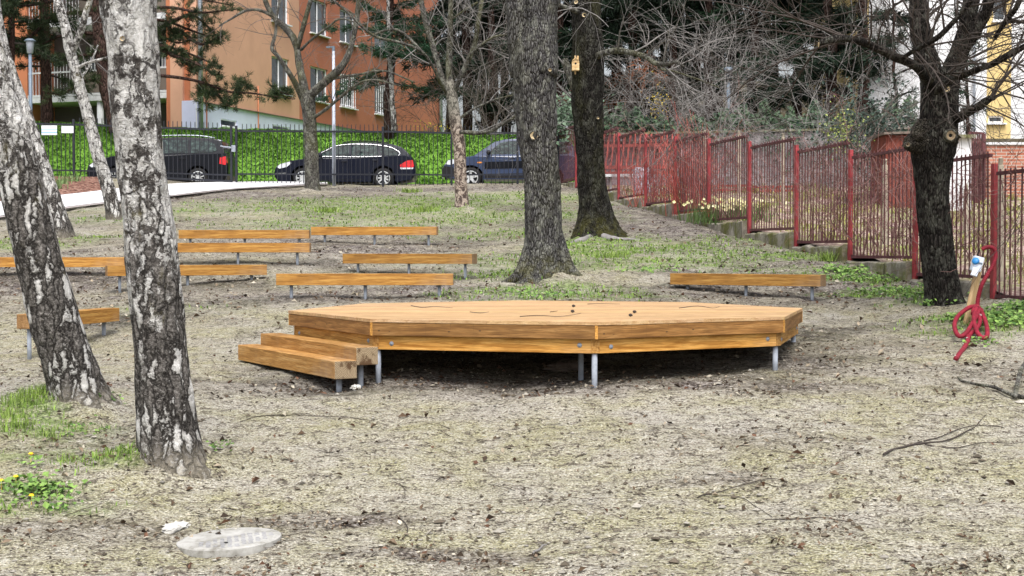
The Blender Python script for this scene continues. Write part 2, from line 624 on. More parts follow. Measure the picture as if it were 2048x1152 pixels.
def birch(name, h0, h1, dens=1.):
    """white bark with dark scars above, thick black fissured plates towards the foot"""
    t = NT(name, .85, .15)
    z = t.math('DIVIDE', t.sep()[2], 4.0)
    wn_ = t.n('ShaderNodeTexNoise')
    t.put(wn_.inputs['Vector'], t.o)
    wn_.inputs['Scale'].default_value = 11
    wn_.inputs['Detail'].default_value = 5
    wn_.inputs['Roughness'].default_value = .65
    vm = t.n('ShaderNodeVectorMath')
    vm.operation = 'MULTIPLY_ADD'
    t.t.links.new(wn_.outputs['Color'], vm.inputs[0])
    vm.inputs[1].default_value = (.11, .11, .16)
    t.t.links.new(t.o, vm.inputs[2])
    wv = vm.outputs[0]
    gr = t.noise(45, 6, .75)
    white = t.mix(t.ramp(gr, [(.3, .75), (.6, 0.)]), t.ramp(t.noise(7, 6, .7), [(.32, (.42, .41, .39)), (.48, (.66, .655, .64)), (.68, (.78, .78, .78))]), (.34, .32, .3))
    dk = t.ramp(gr, [(.33, (.026, .023, .021)), (.48, (.1, .091, .084)), (.62, (.27, .255, .24))])
    # upper bark: ragged dark islands, thin cross bars, diagonal cracks
    sc = t.noise(1., 9, .74, t.map((6, 6, 5), vec=wv), .2)
    up = t.mix(t.ramp(sc, [(.455, 1.), (.48, 0.)]), white, t.mix(.45, dk, (.03, .026, .024)))
    cr = t.voro(1., t.map((8, 8, 4.2), vec=wv, rot=(.25, .3, 0)), 'DISTANCE_TO_EDGE')
    up = t.mix(t.math('MULTIPLY', t.ramp(cr, [(.02, .95), (.075, 0.)]), t.ramp(t.noise(3, 3), [(.42, 0.), (.56, 1.)])), up, (.035, .03, .028))
    ln = t.noise(1., 4, .6, t.map((7, 7, 75), loc=(2, 2, 2)), .2)
    up = t.mix(t.ramp(ln, [(.6, 0.), (.66, .6)]), up, (.2, .18, .165))
    # foot: upright plates, some still white
    pm = t.map((15, 15, 3.6), vec=wv)
    cell = t.voro(1., pm, 'F1', 'Color')
    edge = t.voro(1., pm, 'DISTANCE_TO_EDGE')
    cs = t.n('ShaderNodeSeparateColor')
    t.t.links.new(cell, cs.inputs[0])
    pv = t.math('ADD', cs.outputs[0], t.math('MULTIPLY', z, .6))
    pv = t.math('ADD', pv, t.math('MULTIPLY', t.math('SUBTRACT', t.noise(9, 6, .7), .5), .8))
    ws = t.math('MULTIPLY', t.ramp(pv, [(.66, 0.), (.74, .95)]), t.ramp(edge, [(.06, 0.), (.16, 1.)]))
    dn = t.mix(ws, dk, white)
    dn = t.mix(t.ramp(edge, [(.0, .95), (.1, 0.)]), dn, (.012, .01, .009))
    f = t.ramp(t.math('ADD', z, t.math('MULTIPLY', t.math('SUBTRACT', t.noise(1., 6, .7, t.map((5, 5, 2.6), vec=wv, loc=(3, 3, 3))), .5), 1.1)), [(h0, 0.), (h1, 1.)])
    c = t.mix(f, dn, up)
    ms = t.noise(2.0, 6, .75, t.map((1, 1, .55), loc=(7, 3, 1)))
    c = t.mix(t.ramp(ms, [(.6, 0.), (.7, .55)]), c, (.17, .15, .05))
    c = t.mix(t.math('MULTIPLY', t.ramp(t.math('ADD', z, t.math('MULTIPLY', t.math('SUBTRACT', gr, .5), .12)), [(.0, 1.), (.05, 0.)]), .7), c, (.3, .27, .21))
    t.bump(t.math('ADD', t.ramp(edge, [(0., 0.), (.25, 1.)]), t.math('ADD', sc, t.math('MULTIPLY', gr, .4))), 1., .035)
    return t.done(c)


M['birch_big'] = birch('birch_bark_coarse', .33, .37)
M['birch_lean'] = birch('birch_bark_lean', .5, .54)
M['birch_mid'] = birch('birch_bark_mid', .2, .24)

# -- other
M['needle'] = by_attr('pine_needles', .6, .2)
M['leaf'] = by_attr('leaves', .55, .3)
M['grass'] = by_attr('grass_blades', .6, .2)
M['litter'] = by_attr('dry_leaves', .8, .15)
M['stone'] = by_attr('pebble_stone', .85, .2)


def stucco(name, col, streak=.18):
    t = NT(name, .9, .15)
    n = t.noise(.5, 6, .65)
    s = t.noise(1., 5, .6, t.map((1.6, 1.6, .18)))
    c = t.ramp(n, [(.3, tuple(a * .88 for a in col)), (.7, tuple(min(1, a * 1.07) for a in col))])
    c = t.mix(t.math('MULTIPLY', t.ramp(s, [(.52, 0.), (.72, 1.)]), streak), c, tuple(a * .45 for a in col))
    t.bump(t.noise(40, 4), .3, .01)
    return t.done(c)


M['orange_wall'] = stucco('orange_render', (.63, .37, .255), .1)
M['rust_wall'] = stucco('rust_render', (.5, .19, .1))
M['plinth_wall'] = stucco('pale_blue_render', (.62, .66, .86), .1)
M['white_wall'] = stucco('white_render', (.78, .79, .82), .06)
M['yellow_wall'] = stucco('yellow_render', (.72, .55, .26), .06)
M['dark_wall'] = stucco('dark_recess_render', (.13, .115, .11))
M['panel_brown'] = stucco('brown_parapet', (.17, .14, .12), .3)
M['slab'] = plain('slab_concrete', (.6, .61, .63), .8, .2, 0, .15, 5)
M['upvc'] = plain('white_window_frame', (.78, .8, .84), .4, .4, 0, .05, 4)
t = NT('window_glass', .04, .8)
c = t.ramp(t.noise(.9, 3), [(.35, (.02, .028, .035)), (.65, (.085, .1, .12))])
M['glass'] = t.done(c)
t = NT('car_glass', .03, .2)
t.b.inputs['Coat Weight'].default_value = .2
c = t.ramp(t.noise(4, 5, .65, t.map((1.5, 1, 2.5))), [(.38, (.005, .008, .009)), (.52, (.02, .032, .032)), (.68, (.07, .11, .1))])
M['carglass'] = t.done(c)
M['black_iron'] = plain('black_fence_paint', (.012, .014, .022), .5, .4, 0, .2, 10)
M['red_iron'] = plain('red_post_paint', (.29, .04, .048), .55, .35, 0, .35, 7)
M['rust_iron'] = plain('rusty_bar_paint', (.105, .042, .046), .8, .25, 0, .5, 12)
t = NT('mossy_concrete', .95, .1)
c = t.ramp(t.noise(4, 7, .7), [(.3, (.12, .105, .09)), (.52, (.26, .24, .2)), (.7, (.38, .36, .31))])
c = t.mix(t.ramp(t.noise(2.6, 6, .7, t.map((1, 1, .8))), [(.46, 0.), (.6, .85)]), c, (.12, .125, .03))
c = t.mix(t.ramp(t.noise(1., 5, .6, t.map((5, 5, .7))), [(.56, 0.), (.68, .7)]), c, (.05, .045, .035))
t.bump(t.noise(12, 7), .7, .03)
M['mossconc'] = t.done(c)
t = NT('grey_block_wall', .95, .1)
br = t.n('ShaderNodeTexBrick')
t.put(br.inputs['Vector'], t.map((1, 1, 1), rot=(rad(90), 0, 0)))
br.inputs['Scale'].default_value = 1
br.inputs['Brick Width'].default_value = .6
br.inputs['Row Height'].default_value = .3
br.inputs['Mortar Size'].default_value = .012
br.inputs['Color1'].default_value = (.34, .31, .33, 1)
br.inputs['Color2'].default_value = (.42, .38, .4, 1)
br.inputs['Mortar'].default_value = (.24, .21, .22, 1)
c = t.mix(1, br.outputs[0], t.ramp(t.noise(2, 6, .7), [(.3, .6), (.7, 1.)]), 'MULTIPLY')
M['block'] = t.done(c)
t = NT('red_brick', .9, .15)
br = t.n('ShaderNodeTexBrick')
t.put(br.inputs['Vector'], t.map((1, 1, 1), rot=(rad(90), 0, 0)))
br.inputs['Scale'].default_value = 1
br.inputs['Brick Width'].default_value = .25
br.inputs['Row Height'].default_value = .08
br.inputs['Mortar Size'].default_value = .01
br.inputs['Color1'].default_value = (.33, .11, .07, 1)
br.inputs['Color2'].default_value = (.45, .2, .14, 1)
br.inputs['Mortar'].default_value = (.4, .36, .32, 1)
M['brick'] = t.done(br.outputs[0])
M['zinc'] = plain('zinc_pipe', (.42, .46, .52), .35, .5, .6, .15, 6)
M['redlath'] = plain('red_lath_paint', (.3, .07, .055), .7, .25, 0, .3, 6)
M['redshed'] = plain('red_shed_paint', (.2, .06, .045), .8, .2, 0, .3, 3)
M['hose'] = plain('red_hose', (.2, .012, .026), .65, .25, 0, .4, 9)
M['plastic_w'] = plain('white_plastic', (.62, .68, .78), .4, .4, 0, .06, 8)
M['plastic_b'] = plain('blue_plastic', (.02, .2, .5), .4, .4, 0, .1, 8)
M['rubber'] = plain('black_rubber', (.012, .012, .013), .75, .3, 0, .3, 12)
M['alloy'] = plain('alloy_rim', (.62, .64, .66), .3, .6, .5, .1, 12)
M['chrome'] = plain('chrome_trim', (.8, .82, .84), .12, .8, 1., .03, 5)
M['navy'] = plain('navy_car_paint', (.004, .006, .016), .35, .2, 0, .1, 3, coat=.15)
M['blackpaint'] = plain('black_car_paint', (.003, .004, .008), .35, .2, 0, .1, 3, coat=.15)
M['bluegrey'] = plain('blue_grey_car_paint', (.028, .045, .1), .3, .4, 0, .1, 3, coat=.3)
M['trim'] = plain('black_car_trim', (.008, .008, .01), .6, .3, 0, .2, 8)
M['redlens'] = plain('red_tail_lens', (.6, .012, .02), .2, .6, 0, .15, 12, coat=.6)
M['clearlens'] = plain('clear_lamp_lens', (.62, .66, .72), .15, .7, 0, .15, 14, coat=.6)
M['orangelens'] = plain('orange_lens', (.7, .25, .04), .25, .6, 0, .1, 8)
M['plate'] = plain('white_number_plate', (.7, .72, .75), .5, .3, 0, .05, 8)
M['lampgrey'] = plain('grey_lamp_paint', (.4, .44, .52), .45, .4, .2, .12, 6)
M['lampblue'] = plain('blue_grey_lamp_paint', (.13, .17, .22), .5, .4, .1, .15, 6)
t = NT('dusty_cover', .85, .2)
c = t.ramp(t.noise(9, 7, .7), [(.34, (.16, .15, .13)), (.47, (.3, .295, .275)), (.64, (.4, .395, .38))])
M['cover'] = t.done(c)
M['cover_groove'] = plain('cover_groove_dirt', (.26, .26, .265), .9, .2, 0, .35, 14)
M['chalk'] = plain('pale_plaster', (.5, .49, .46), .9, .2, 0, .12, 16, bump=.6)
t = NT('notice_paper', .5, .3)
z = t.sep()[2]
c = t.ramp(t.math('ADD', t.math('MULTIPLY', z, 3.), .5), [(.0, (.62, .66, .74)), (.25, (.2, .42, .7)), (.33, (.62, .7, .8)), (.55, (.3, .5, .75)), (.62, (.75, .78, .84)), (.9, (.75, .78, .84))], 'CONSTANT')
M['notice'] = t.done(c)
M['oldpost'] = plain('weathered_post', (.34, .3, .24), .9, .15, 0, .35, 7)
M['paper'] = plain('white_paper', (.72, .74, .8), .6, .3, 0, .06, 10)

exec_sections = []
# ------------------------------------------------------------------ the setting: ground, road, path, banks
FA, FB = 9.54, .178                       # the red fence runs along x = FA - FB * y


def fx(y):
    return FA - FB * np.asarray(y, float)


# patches: pixel x, pixel y, radius across (m), radius in depth (m), amount
GREEN = [(720, 415, 4.2, 2.8, .75), (880, 405, 3.6, 2.4, .85), (980, 430, 2.4, 2.4, .7), (850, 440, 3, 2, .6), (1020, 395, 2.5, 1.6, .85), (640, 445, 2, 1.6, .6),
         (560, 400, 1.5, 1, .3), (1180, 485, 1.1, .9, 1.), (1260, 500, 1.6, 1.1, .95), (1330, 520, 1.6, 1., .75), (1400, 500, 1.6, 1.2, .55),
         (1190, 530, 1.2, 1., .65), (1010, 550, .8, .8, .8), (960, 520, 1.2, 1, .5), (1060, 580, 1.1, .5, .75), (1150, 590, 1.2, .6, .7),
         (1500, 480, 1., .9, .6), (1620, 515, 1., .7, .9), (1720, 560, .9, .5, .95), (1790, 585, .8, .5, .9), (1850, 605, .6, .4, .8),
         (1990, 630, .9, .5, 1.), (2040, 650, .8, .5, 1.), (1920, 660, .6, .4, .5), (1560, 540, 1.2, .6, .45), (130, 478, .8, .7, .9), (40, 490, 1., .8, .7),
         (220, 440, 1.3, .9, .6), (40, 820, .42, .35, 1.), (20, 850, .4, .35, .85), (100, 870, .4, .25, .6), (70, 985, .32, .22, .9), (230, 930, .42, .25, .75),
         (320, 620, .9, .8, .25), (1000, 470, 1.4, 1.2, .6), (60, 910, .5, .3, .5), (130, 1010, .3, .2, .6), (10, 1010, .3, .3, .5)]
LITTER = [(1255, 425, 1.6, 3., .95), (1340, 455, 1.2, 2.6, .9), (1430, 490, 1.1, 2., .8), (1560, 520, 1., 1.4, .7), (1130, 420, 1.4, 2.5, .6), (480, 395, 4, 2.2, .8), (640, 395, 2.5, 1.2, .7), (1280, 440, 2.2, 3.2, .75), (1400, 480, 2, 2, .6), (1650, 560, 1.6, 1.2, .65), (1700, 590, 1.5, .8, .65),
          (820, 380, 4, 1., .7), (480, 490, 3., 1.5, .45), (60, 560, 1.6, 1.4, .5), (240, 640, 1., .8, .6), (420, 600, 1.6, 1., .4), (700, 585, 2.4, .7, .55),
          (1450, 590, 1.6, .8, .55), (1700, 700, 1.2, .8, .4), (1900, 740, 1.2, .6, .45), (1500, 880, .9, .4, .35), (1440, 960, .4, .16, .7), (680, 1040, .5, .14, .7),
          (870, 1110, .5, .14, .7), (150, 1060, .6, .22, .5), (200, 900, .7, .35, .4), (480, 780, .9, .4, .4), (900, 770, 2.2, .35, .75), (1400, 770, 1.8, .4, .75),
          (1620, 730, .7, .6, .65), (1260, 780, 1.6, .3, .6), (900, 480, 2, 1.6, .45), (700, 500, 2.2, 1.2, .4), (1340, 610, 2.0, .5, .4), (1700, 770, .8, .35, .35)]
SHADE_SOIL = [(740, 600, 1.5, .3, .55), (480, 526, 1.6, .4, .7), (600, 522, .6, .35, .6), (380, 576, 1.1, .4, .65), (470, 568, .8, .35, .7), (760, 489, 1.6, .5, .45), (830, 545, 1.2, .4, .6),  # dark soil under benches and stage, their shade painted into its colour
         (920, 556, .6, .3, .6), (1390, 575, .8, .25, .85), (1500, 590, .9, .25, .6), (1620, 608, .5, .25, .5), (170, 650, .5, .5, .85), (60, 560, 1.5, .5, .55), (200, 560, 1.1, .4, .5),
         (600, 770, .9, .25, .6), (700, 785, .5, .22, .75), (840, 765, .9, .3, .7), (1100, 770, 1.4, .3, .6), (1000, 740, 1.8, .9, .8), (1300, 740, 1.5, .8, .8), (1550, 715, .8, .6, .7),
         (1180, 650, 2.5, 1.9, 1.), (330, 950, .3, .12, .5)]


def patch_field(x, y, lst, seed):
    out = np.zeros(x.shape)
    p = np.stack([x.ravel(), y.ravel(), np.full(x.size, seed * 3.7)], 1)
    wob = (vn(p, .9) * .5 + vn(p, 2.6) * .4 + vn(p, 7.) * .3).reshape(x.shape)
    for (px, py, rx, ry, a) in lst:
        c_ = gp(px, py)
        d = np.sqrt(((x - c_[0]) / rx) ** 2 + ((y - c_[1]) / ry) ** 2)
        out = np.maximum(out, a * np.clip(1.45 - d * .95 + wob * .75, 0, 1))
    return np.clip(out, 0, 1)


def lines(segs):
    out = []
    for a, b, s in segs:
        out += list(np.arange(a, b, s))
    return np.array(out + [segs[-1][1]])


XL = lines([(-900, -100, 200), (-100, -30, 10), (-30, -9, .6), (-9, 9, .07), (9, 30, .6), (30, 100, 10), (100, 900, 200)])
YL = lines([(-600, -20, 145), (-20, 6, 2), (6, 17, .05), (17, 28, .09), (28, 47, .2), (47, 60, 1.3), (60, 130, 10), (130, 2500, 400)])
gx, gy = np.meshgrid(XL, YL)
gz = G(gx, gy)
p3 = np.stack([gx.ravel(), gy.ravel(), gx.ravel() * 0], 1)
relief = vn(p3, 1.1) * .03 + vn(p3, 3.1) * .017 + vn(p3, 8.5) * .010 + vn(p3, 17.) * .006
gz = gz + relief.reshape(gz.shape) * ((np.abs(gx) < 20) & (gy < 46))


for (px, py, r_, h_) in ((345, 938, .36, .07), (163, 816, .42, .08), (118, 479, .4, .08), (229, 441, .3, .06), (1090, 561, .75, .12), (1195, 474, .8, .12), (1889, 612, .5, .02), (626, 385, .4, .07), (924, 420, .4, .07)):
    c_ = gp(px, py)
    d2 = ((gx - c_[0]) ** 2 + (gy - c_[1]) ** 2) / r_ ** 2
    gz = gz + h_ * np.exp(-d2) * (1 + .8 * relief.reshape(gz.shape) / .03)


def grid_mesh(name, gx, gy, gz, m, smooth=True):
    ny, nx = gx.shape
    i = np.arange(ny - 1)[:, None] * nx
    j = np.arange(nx - 1)[None, :]
    q = np.stack([i + j, i + j + 1, i + j + nx + 1, i + j + nx], -1).reshape(-1, 4)
    mb = MB().add(np.stack([gx, gy, gz], -1).reshape(-1, 3), q)
    return obj(name, mb, m, smooth=smooth)


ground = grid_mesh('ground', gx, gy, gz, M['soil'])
ground['kind'] = 'structure'
FIELDS = {}
for nm, lst, sd in (('green', GREEN, 1), ('litter', LITTER, 2), ('dark', SHADE_SOIL, 3)):
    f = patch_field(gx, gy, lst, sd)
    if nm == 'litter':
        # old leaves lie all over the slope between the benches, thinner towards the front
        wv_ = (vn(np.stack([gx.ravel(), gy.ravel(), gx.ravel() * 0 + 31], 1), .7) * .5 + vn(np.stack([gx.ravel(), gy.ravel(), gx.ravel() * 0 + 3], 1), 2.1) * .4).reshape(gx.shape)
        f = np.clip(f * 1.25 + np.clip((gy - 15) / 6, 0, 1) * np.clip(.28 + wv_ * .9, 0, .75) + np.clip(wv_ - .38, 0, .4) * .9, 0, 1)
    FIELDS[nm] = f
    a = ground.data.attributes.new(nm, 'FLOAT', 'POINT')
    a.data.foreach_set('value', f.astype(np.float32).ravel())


def field(nm, x, y):
    i = np.clip(np.searchsorted(YL, y), 0, len(YL) - 1)
    j = np.clip(np.searchsorted(XL, x), 0, len(XL) - 1)
    return FIELDS[nm][i, j]


def gsurf(x, y):
    i = np.clip(np.searchsorted(YL, y), 0, len(YL) - 1)
    j = np.clip(np.searchsorted(XL, x), 0, len(XL) - 1)
    return gz[i, j]


# road behind the fence
xs = np.linspace(-45, 2.2, 60)
ys = np.linspace(45.9, 50.3, 8)
a, b = np.meshgrid(xs, ys)
ROADZ = float(prof(50)) - .2
zr = np.where(b < 46.8, G(a, b) * (46.8 - b) / .9 + ROADZ * (b - 45.9) / .9, ROADZ) + .03
tag(grid_mesh('road', a, b, zr, M['asphalt']), kind='structure')
# grass bank
xs = np.linspace(-45, 3.2, 130)
ys = np.concatenate([np.linspace(49.9, 54.8, 26), np.linspace(55.6, 60, 5), np.linspace(65, 130, 8)])
a, b = np.meshgrid(xs, ys)
BTOP = HC + 4.42
q3 = np.stack([a.ravel(), b.ravel(), a.ravel() * 0], 1)


def bankz(x, y):
    u = np.clip((y - 50.1) / 4.2, 0, 1)
    u = u * u * (3 - 2 * u)
    tilt = -.018 * (x + 10) + np.clip(-(x + 11.5), 0, 8) * .03
    return ROADZ + .02 + u * (BTOP - ROADZ + tilt) + np.clip(y - 55, 0, 100) * .03


zb = bankz(a, b) + (vn(q3, .8) * .05 + vn(q3, 2.2) * .03).reshape(a.shape) * (b > 50.2)
zb[0, :] = ROADZ - .3
tag(grid_mesh('grass_bank', a, b, zb, M['turf']), kind='structure')
# garden beyond the red fence, and the wooded slope above it
vs = np.linspace(12, 43.2, 90)
us = np.concatenate([np.linspace(.0, 8, 50), np.linspace(8.5, 45, 20)])
b, uu = np.meshgrid(vs, us, indexing='ij')
a = fx(b) + uu


_yp = [FA / ((px - 1024) / F + FB) for px in (1115, 1152, 1192, 1237, 1291, 1350, 1417, 1498, 1592, 1700, 1830, 1987)]
_yp += [_yp[-1] - 2.35, _yp[-1] - 4.7]
_ym = np.array([(_yp[i] + _yp[i + 1]) / 2 for i in range(len(_yp) - 1)])[::-1]
_zm = np.array([HC + 1.95 - .243 * (i - 7) - 1.57 - .1 for i in range(len(_yp) - 1)])[::-1]


def gardenz(x, y):
    u = np.clip(x - fx(y), 0, None)
    return np.interp(y, _ym, _zm) + .012 * np.minimum(u, 20)


zg = gardenz(a, b)
q3 = np.stack([a.ravel(), b.ravel(), a.ravel() * 0], 1)
zg = zg + (vn(q3, 1.3) * .05 + vn(q3, 3.9) * .03).reshape(a.shape)
tag(grid_mesh('garden_ground', a, b, zg, M['garden']), kind='structure')
xs = np.linspace(2.3, 75, 40)
ys = np.linspace(42.6, 150, 40)
a, b = np.meshgrid(xs, ys)


def hillz(x, y):
    return HC + 3.15 + np.clip(y - 43, 0, 200) * .13


q3 = np.stack([a.ravel(), b.ravel(), a.ravel() * 0], 1)
tag(grid_mesh('hillside', a, b, hillz(a, b) + (vn(q3, .3) * .5).reshape(a.shape) * (b > 47), M['hill']), kind='structure')


# pale path at the left, with its dark edging, and the mulch bed beyond it
def strip(name, up, lo, m, n=40, lift=.025, k=5):
    up = crv(np.array(up, float), n)
    lo = crv(np.array(lo, float), n)
    A = np.array([gp(*p) for p in up])
    B = np.array([gp(*p) for p in lo])
    t = np.linspace(0, 1, k)[:, None, None]
    g = A[None] * (1 - t) + B[None] * t
    z = np.maximum(gsurf(g[..., 0], g[..., 1]), G(g[..., 0], g[..., 1])) + lift
    for _ in range(6):
        z[:, 1:-1] = (z[:, :-2] + 2 * z[:, 1:-1] + z[:, 2:]) / 4
    o = grid_mesh(name, g[..., 0], g[..., 1], z + .012, m)
    tag(o, kind='structure')
    return A, B


pu = [(-160, 424), (0, 409), (115, 396), (210, 385), (340, 371), (480, 366.5), (600, 367), (655, 369)]
pl = [(-160, 462), (0, 437), (125, 420), (240, 406), (340, 396), (450, 383), (580, 374.5), (655, 371.5)]
A_, B_ = strip('path', pu, pl, M['path'], lift=.05)
strip('kerb', [(x, y + .3) for x, y in pl], [(x, y + 3.2 - max(0, x) * .0034) for x, y in pl], M['kerb'], lift=.04, k=2)
strip('flower_bed', [(-160, 366), (0, 362), (90, 358), (160, 356), (212, 357)], [(-160, 422), (0, 407), (70, 399), (115, 394.5), (216, 383)], M['mulch'], lift=.03)


# ------------------------------------------------------------------ stage, steps, benches
OC, OR, OA = np.array([.404, 15.15]), 2.7, rad(186.81)
TOPZ = HC - .617


def octv(r):
    return [OC + r * np.array([math.cos(OA + k * math.pi / 4), math.sin(OA + k * math.pi / 4)]) for k in range(8)]


stage = thing('octagonal_stage', 'large octagonal wooden platform stage standing on grey steel legs', 'stage', (OC[0], OC[1], float(G(*OC))))


def clip_poly(poly, ylo, yhi):
    def half(ps, f):
        out = []
        for i in range(len(ps)):
            a, b = ps[i], ps[(i + 1) % len(ps)]
            fa, fb = f(a), f(b)
            if fa >= 0:
                out.append(a)
            if fa * fb < 0:
                out.append(a + (b - a) * fa / (fa - fb))
        return out
    ps = half([np.array(p) for p in poly], lambda p: p[1] - ylo)
    return half(ps, lambda p: yhi - p[1]) if ps else ps


mb = MB()
ov = octv(OR)
y = OC[1] - OR
k = 0
while y < OC[1] + OR:
    q = clip_poly(ov, y + .003, y + .139)
    if len(q) >= 3:
        br = rng.uniform(.86, 1.12)
        mb.prism(q, TOPZ - .028 + rng.uniform(-.0015, .001), TOPZ + rng.uniform(-.001, .0015), 0, (br, br * rng.uniform(.96, 1.02), br * rng.uniform(.9, 1.05)))
    y += .145
deck = obj('deck', mb, M['deck'], stage, True)
ov2 = octv(OR - .004)
beamv = octv(OR - .055)
for k in range(8):
    a, b = ov2[k], ov2[(k + 1) % 8]
    d = (b - a) / np.linalg.norm(b - a)
    nrm = np.array([d[1], -d[0]])
    L = np.linalg.norm(b - a)
    ang = math.atan2(d[1], d[0])
    c_ = (a + b) / 2 - nrm * .016
    h = .118
    m_ = MB().box((0, 0, 0), (L - .012, .03, h))
    o = obj('fascia_board', m_, M['fascia'], stage, bevel=.003)
    o.location = (c_[0] - OC[0], c_[1] - OC[1], TOPZ - .03 - h / 2 - stage.location.z)
    o.rotation_euler = (0, 0, ang)
    a, b = beamv[k], beamv[(k + 1) % 8]
    L = np.linalg.norm(b - a)
    c_ = (a + b) / 2 - nrm * .04
    o = obj('rim_beam', MB().box((0, 0, 0), (L - .07, .08, .124)), M['stagebeam'], stage, bevel=.004)
    bz = TOPZ - .15 - .062
    o.location = (c_[0] - OC[0], c_[1] - OC[1], bz - stage.location.z)
    o.rotation_euler = (0, 0, ang)
    for s in (-1, 1):
        cb = MB()
        p = (a + b) / 2 + d * s * (L / 2 - (.14 if s > 0 else .16)) + nrm * .003
        Mx = Matrix.Translation((p[0], p[1], bz + .008 * s)) @ Vector((nrm[0], nrm[1], 0)).to_track_quat('Z', 'Y').to_matrix().to_4x4()
        cb.lathe([(.0, .008), (.011, .007), (.014, .0), (.021, -.001), (.021, -.006)], 12, M=Mx)
        obj('bolt', cb, M['galv'], stage, True, smooth=True)
for k in range(8):
    a = beamv[k]
    n_ = (a - OC) / np.linalg.norm(a - OC)
    ang = math.atan2(n_[1], n_[0])
    o = obj('corner_block', MB().box((0, 0, 0), (.05, .075, .122)), M['stepwood'], stage, bevel=.004)
    p = a - n_ * .030
    o.location = (p[0] - OC[0], p[1] - OC[1], TOPZ - .212 - stage.location.z)
    o.rotation_euler = (0, 0, ang)
    a = ov2[k]
    p = a - n_ * .013
    o = obj('corner_trim', MB().prism([(-.014, -.018), (.012, -.012), (.012, .012), (-.014, .018)], -.059, .059), M['stagebeam'], stage)
    o.location = (p[0] - OC[0], p[1] - OC[1], TOPZ - .03 - .059 - stage.location.z)
    o.rotation_euler = (0, 0, ang)


def pipe_leg(x, y, ztop, parent, r=.024):
    g = float(G(x, y))
    mb = MB().tube([(x, y, g - .12), (x, y, ztop)], r, 14)
    return obj('leg', mb, M['galv'], parent, True, smooth=True)


for k in range(8):
    a = octv(OR - .1)[k]
    pipe_leg(a[0], a[1], TOPZ - .274, stage, .025)
for k in (0, 4, 6):
    a = octv(OR * .3)[k]
    pipe_leg(a[0], a[1], TOPZ - .03, stage, .025)
pipe_leg(.62, 13.1, TOPZ - .2, stage, .025)
jm = MB()
for yy in np.arange(OC[1] - 2.2, OC[1] + 2.3, .62):
    hw = 2.3 if abs(yy - OC[1]) < .85 else 2.3 - (abs(yy - OC[1]) - .85)
    jm.beam((OC[0] - hw, yy, TOPZ - .09), (OC[0] + hw, yy, TOPZ - .09), .07, .11)
obj('joist', jm, M['fascia'], stage, True)


def beam_thing(name, label, cat, group, p0, p1, w, h, mat, fr, hang=None, jit=.0):
    """solid beam from p0 to p1 (near top edge), lying away from the viewer, on steel legs"""
    p0, p1 = np.array(p0, float), np.array(p1, float)
    z = (p0[2] + p1[2]) / 2
    d = p1[:2] - p0[:2]
    L = np.linalg.norm(d)
    d = d / L
    nr = np.array([-d[1], d[0]])
    if nr[1] < 0:
        nr = -nr
    c_ = (p0[:2] + p1[:2]) / 2 + nr * w / 2
    g = float(G(*c_))
    ang = math.atan2(d[1], d[0])
    root = thing(name, label, cat, (c_[0], c_[1], g), ang, group)
    mb = MB().box((0, 0, 0), (L, w, h))
    mb.m[-1][:] = [1, 1, 0, 0, 0, 0]
    o = obj('beam', mb, [mat, M['endgrain']] if hang else [mat, M['bench_end']], root, bevel=.005)
    o.location = (0, 0, z - h / 2 - g)
    for q in fr:
        wx = c_ + d * q * L
        gl = float(G(*wx))
        lm = MB().tube([(q * L, 0, gl - g - .1), (q * L, 0, z - h - g + .004)], .023, 12)
        obj('leg', lm, M['galv'], root, smooth=True)
        fm = MB().box((q * L, 0, z - h - g - .003), (.1, .1, .006))
        obj('fixing_plate', fm, M['galv'], root)
    return root


M['bench_end'] = wood_mat('bench_end_wood', [(.22, .12, .05), (.36, .2, .08), (.46, .28, .13)], grey=.5)
v0, v1 = ov[0], ov[1]
td = (v1 - v0) / np.linalg.norm(v1 - v0)
nd = np.array([td[1], -td[0]])
for (lab, off, ztop, ext0, ext1) in (('upper wooden beam step against the left side of the stage', .225, HC - .853, .2, .2), ('lower wooden beam step in front of the upper step by the stage', .432, HC - .966, .3, .21)):
    q0 = v0 + nd * off - td * ext0
    q1 = v1 + nd * off + td * ext1
    # near edge faces outwards
    p0 = np.array([q0[0], q0[1], ztop])
    p1 = np.array([q1[0], q1[1], ztop])
    L = np.linalg.norm(p1 - p0)
    cxy = (q0 + q1) / 2 - nd * .105
    g = float(G(*cxy))
    ang = math.atan2(td[1], td[0])
    root = thing('stage_step', lab, 'step', (cxy[0], cxy[1], g), ang, 'steps up to the stage')
    mb = MB().box((0, 0, 0), (L, .21, .157))
    mb.m[-1][:] = [1, 1, 0, 0, 0, 0]
    o = obj('beam', mb, [M['stepwood'], M['endgrain']], root, bevel=.006)
    o.location = (0, 0, ztop - .0785 - g)
    for q in (-.38, 0, .44):
        wx = cxy + td * q * L
        gl = float(G(*wx))
        obj('leg', MB().tube([(q * L, .0, gl - g - .1), (q * L, .0, ztop - .156 - g)], .026, 12), M['galv'], root, smooth=True)

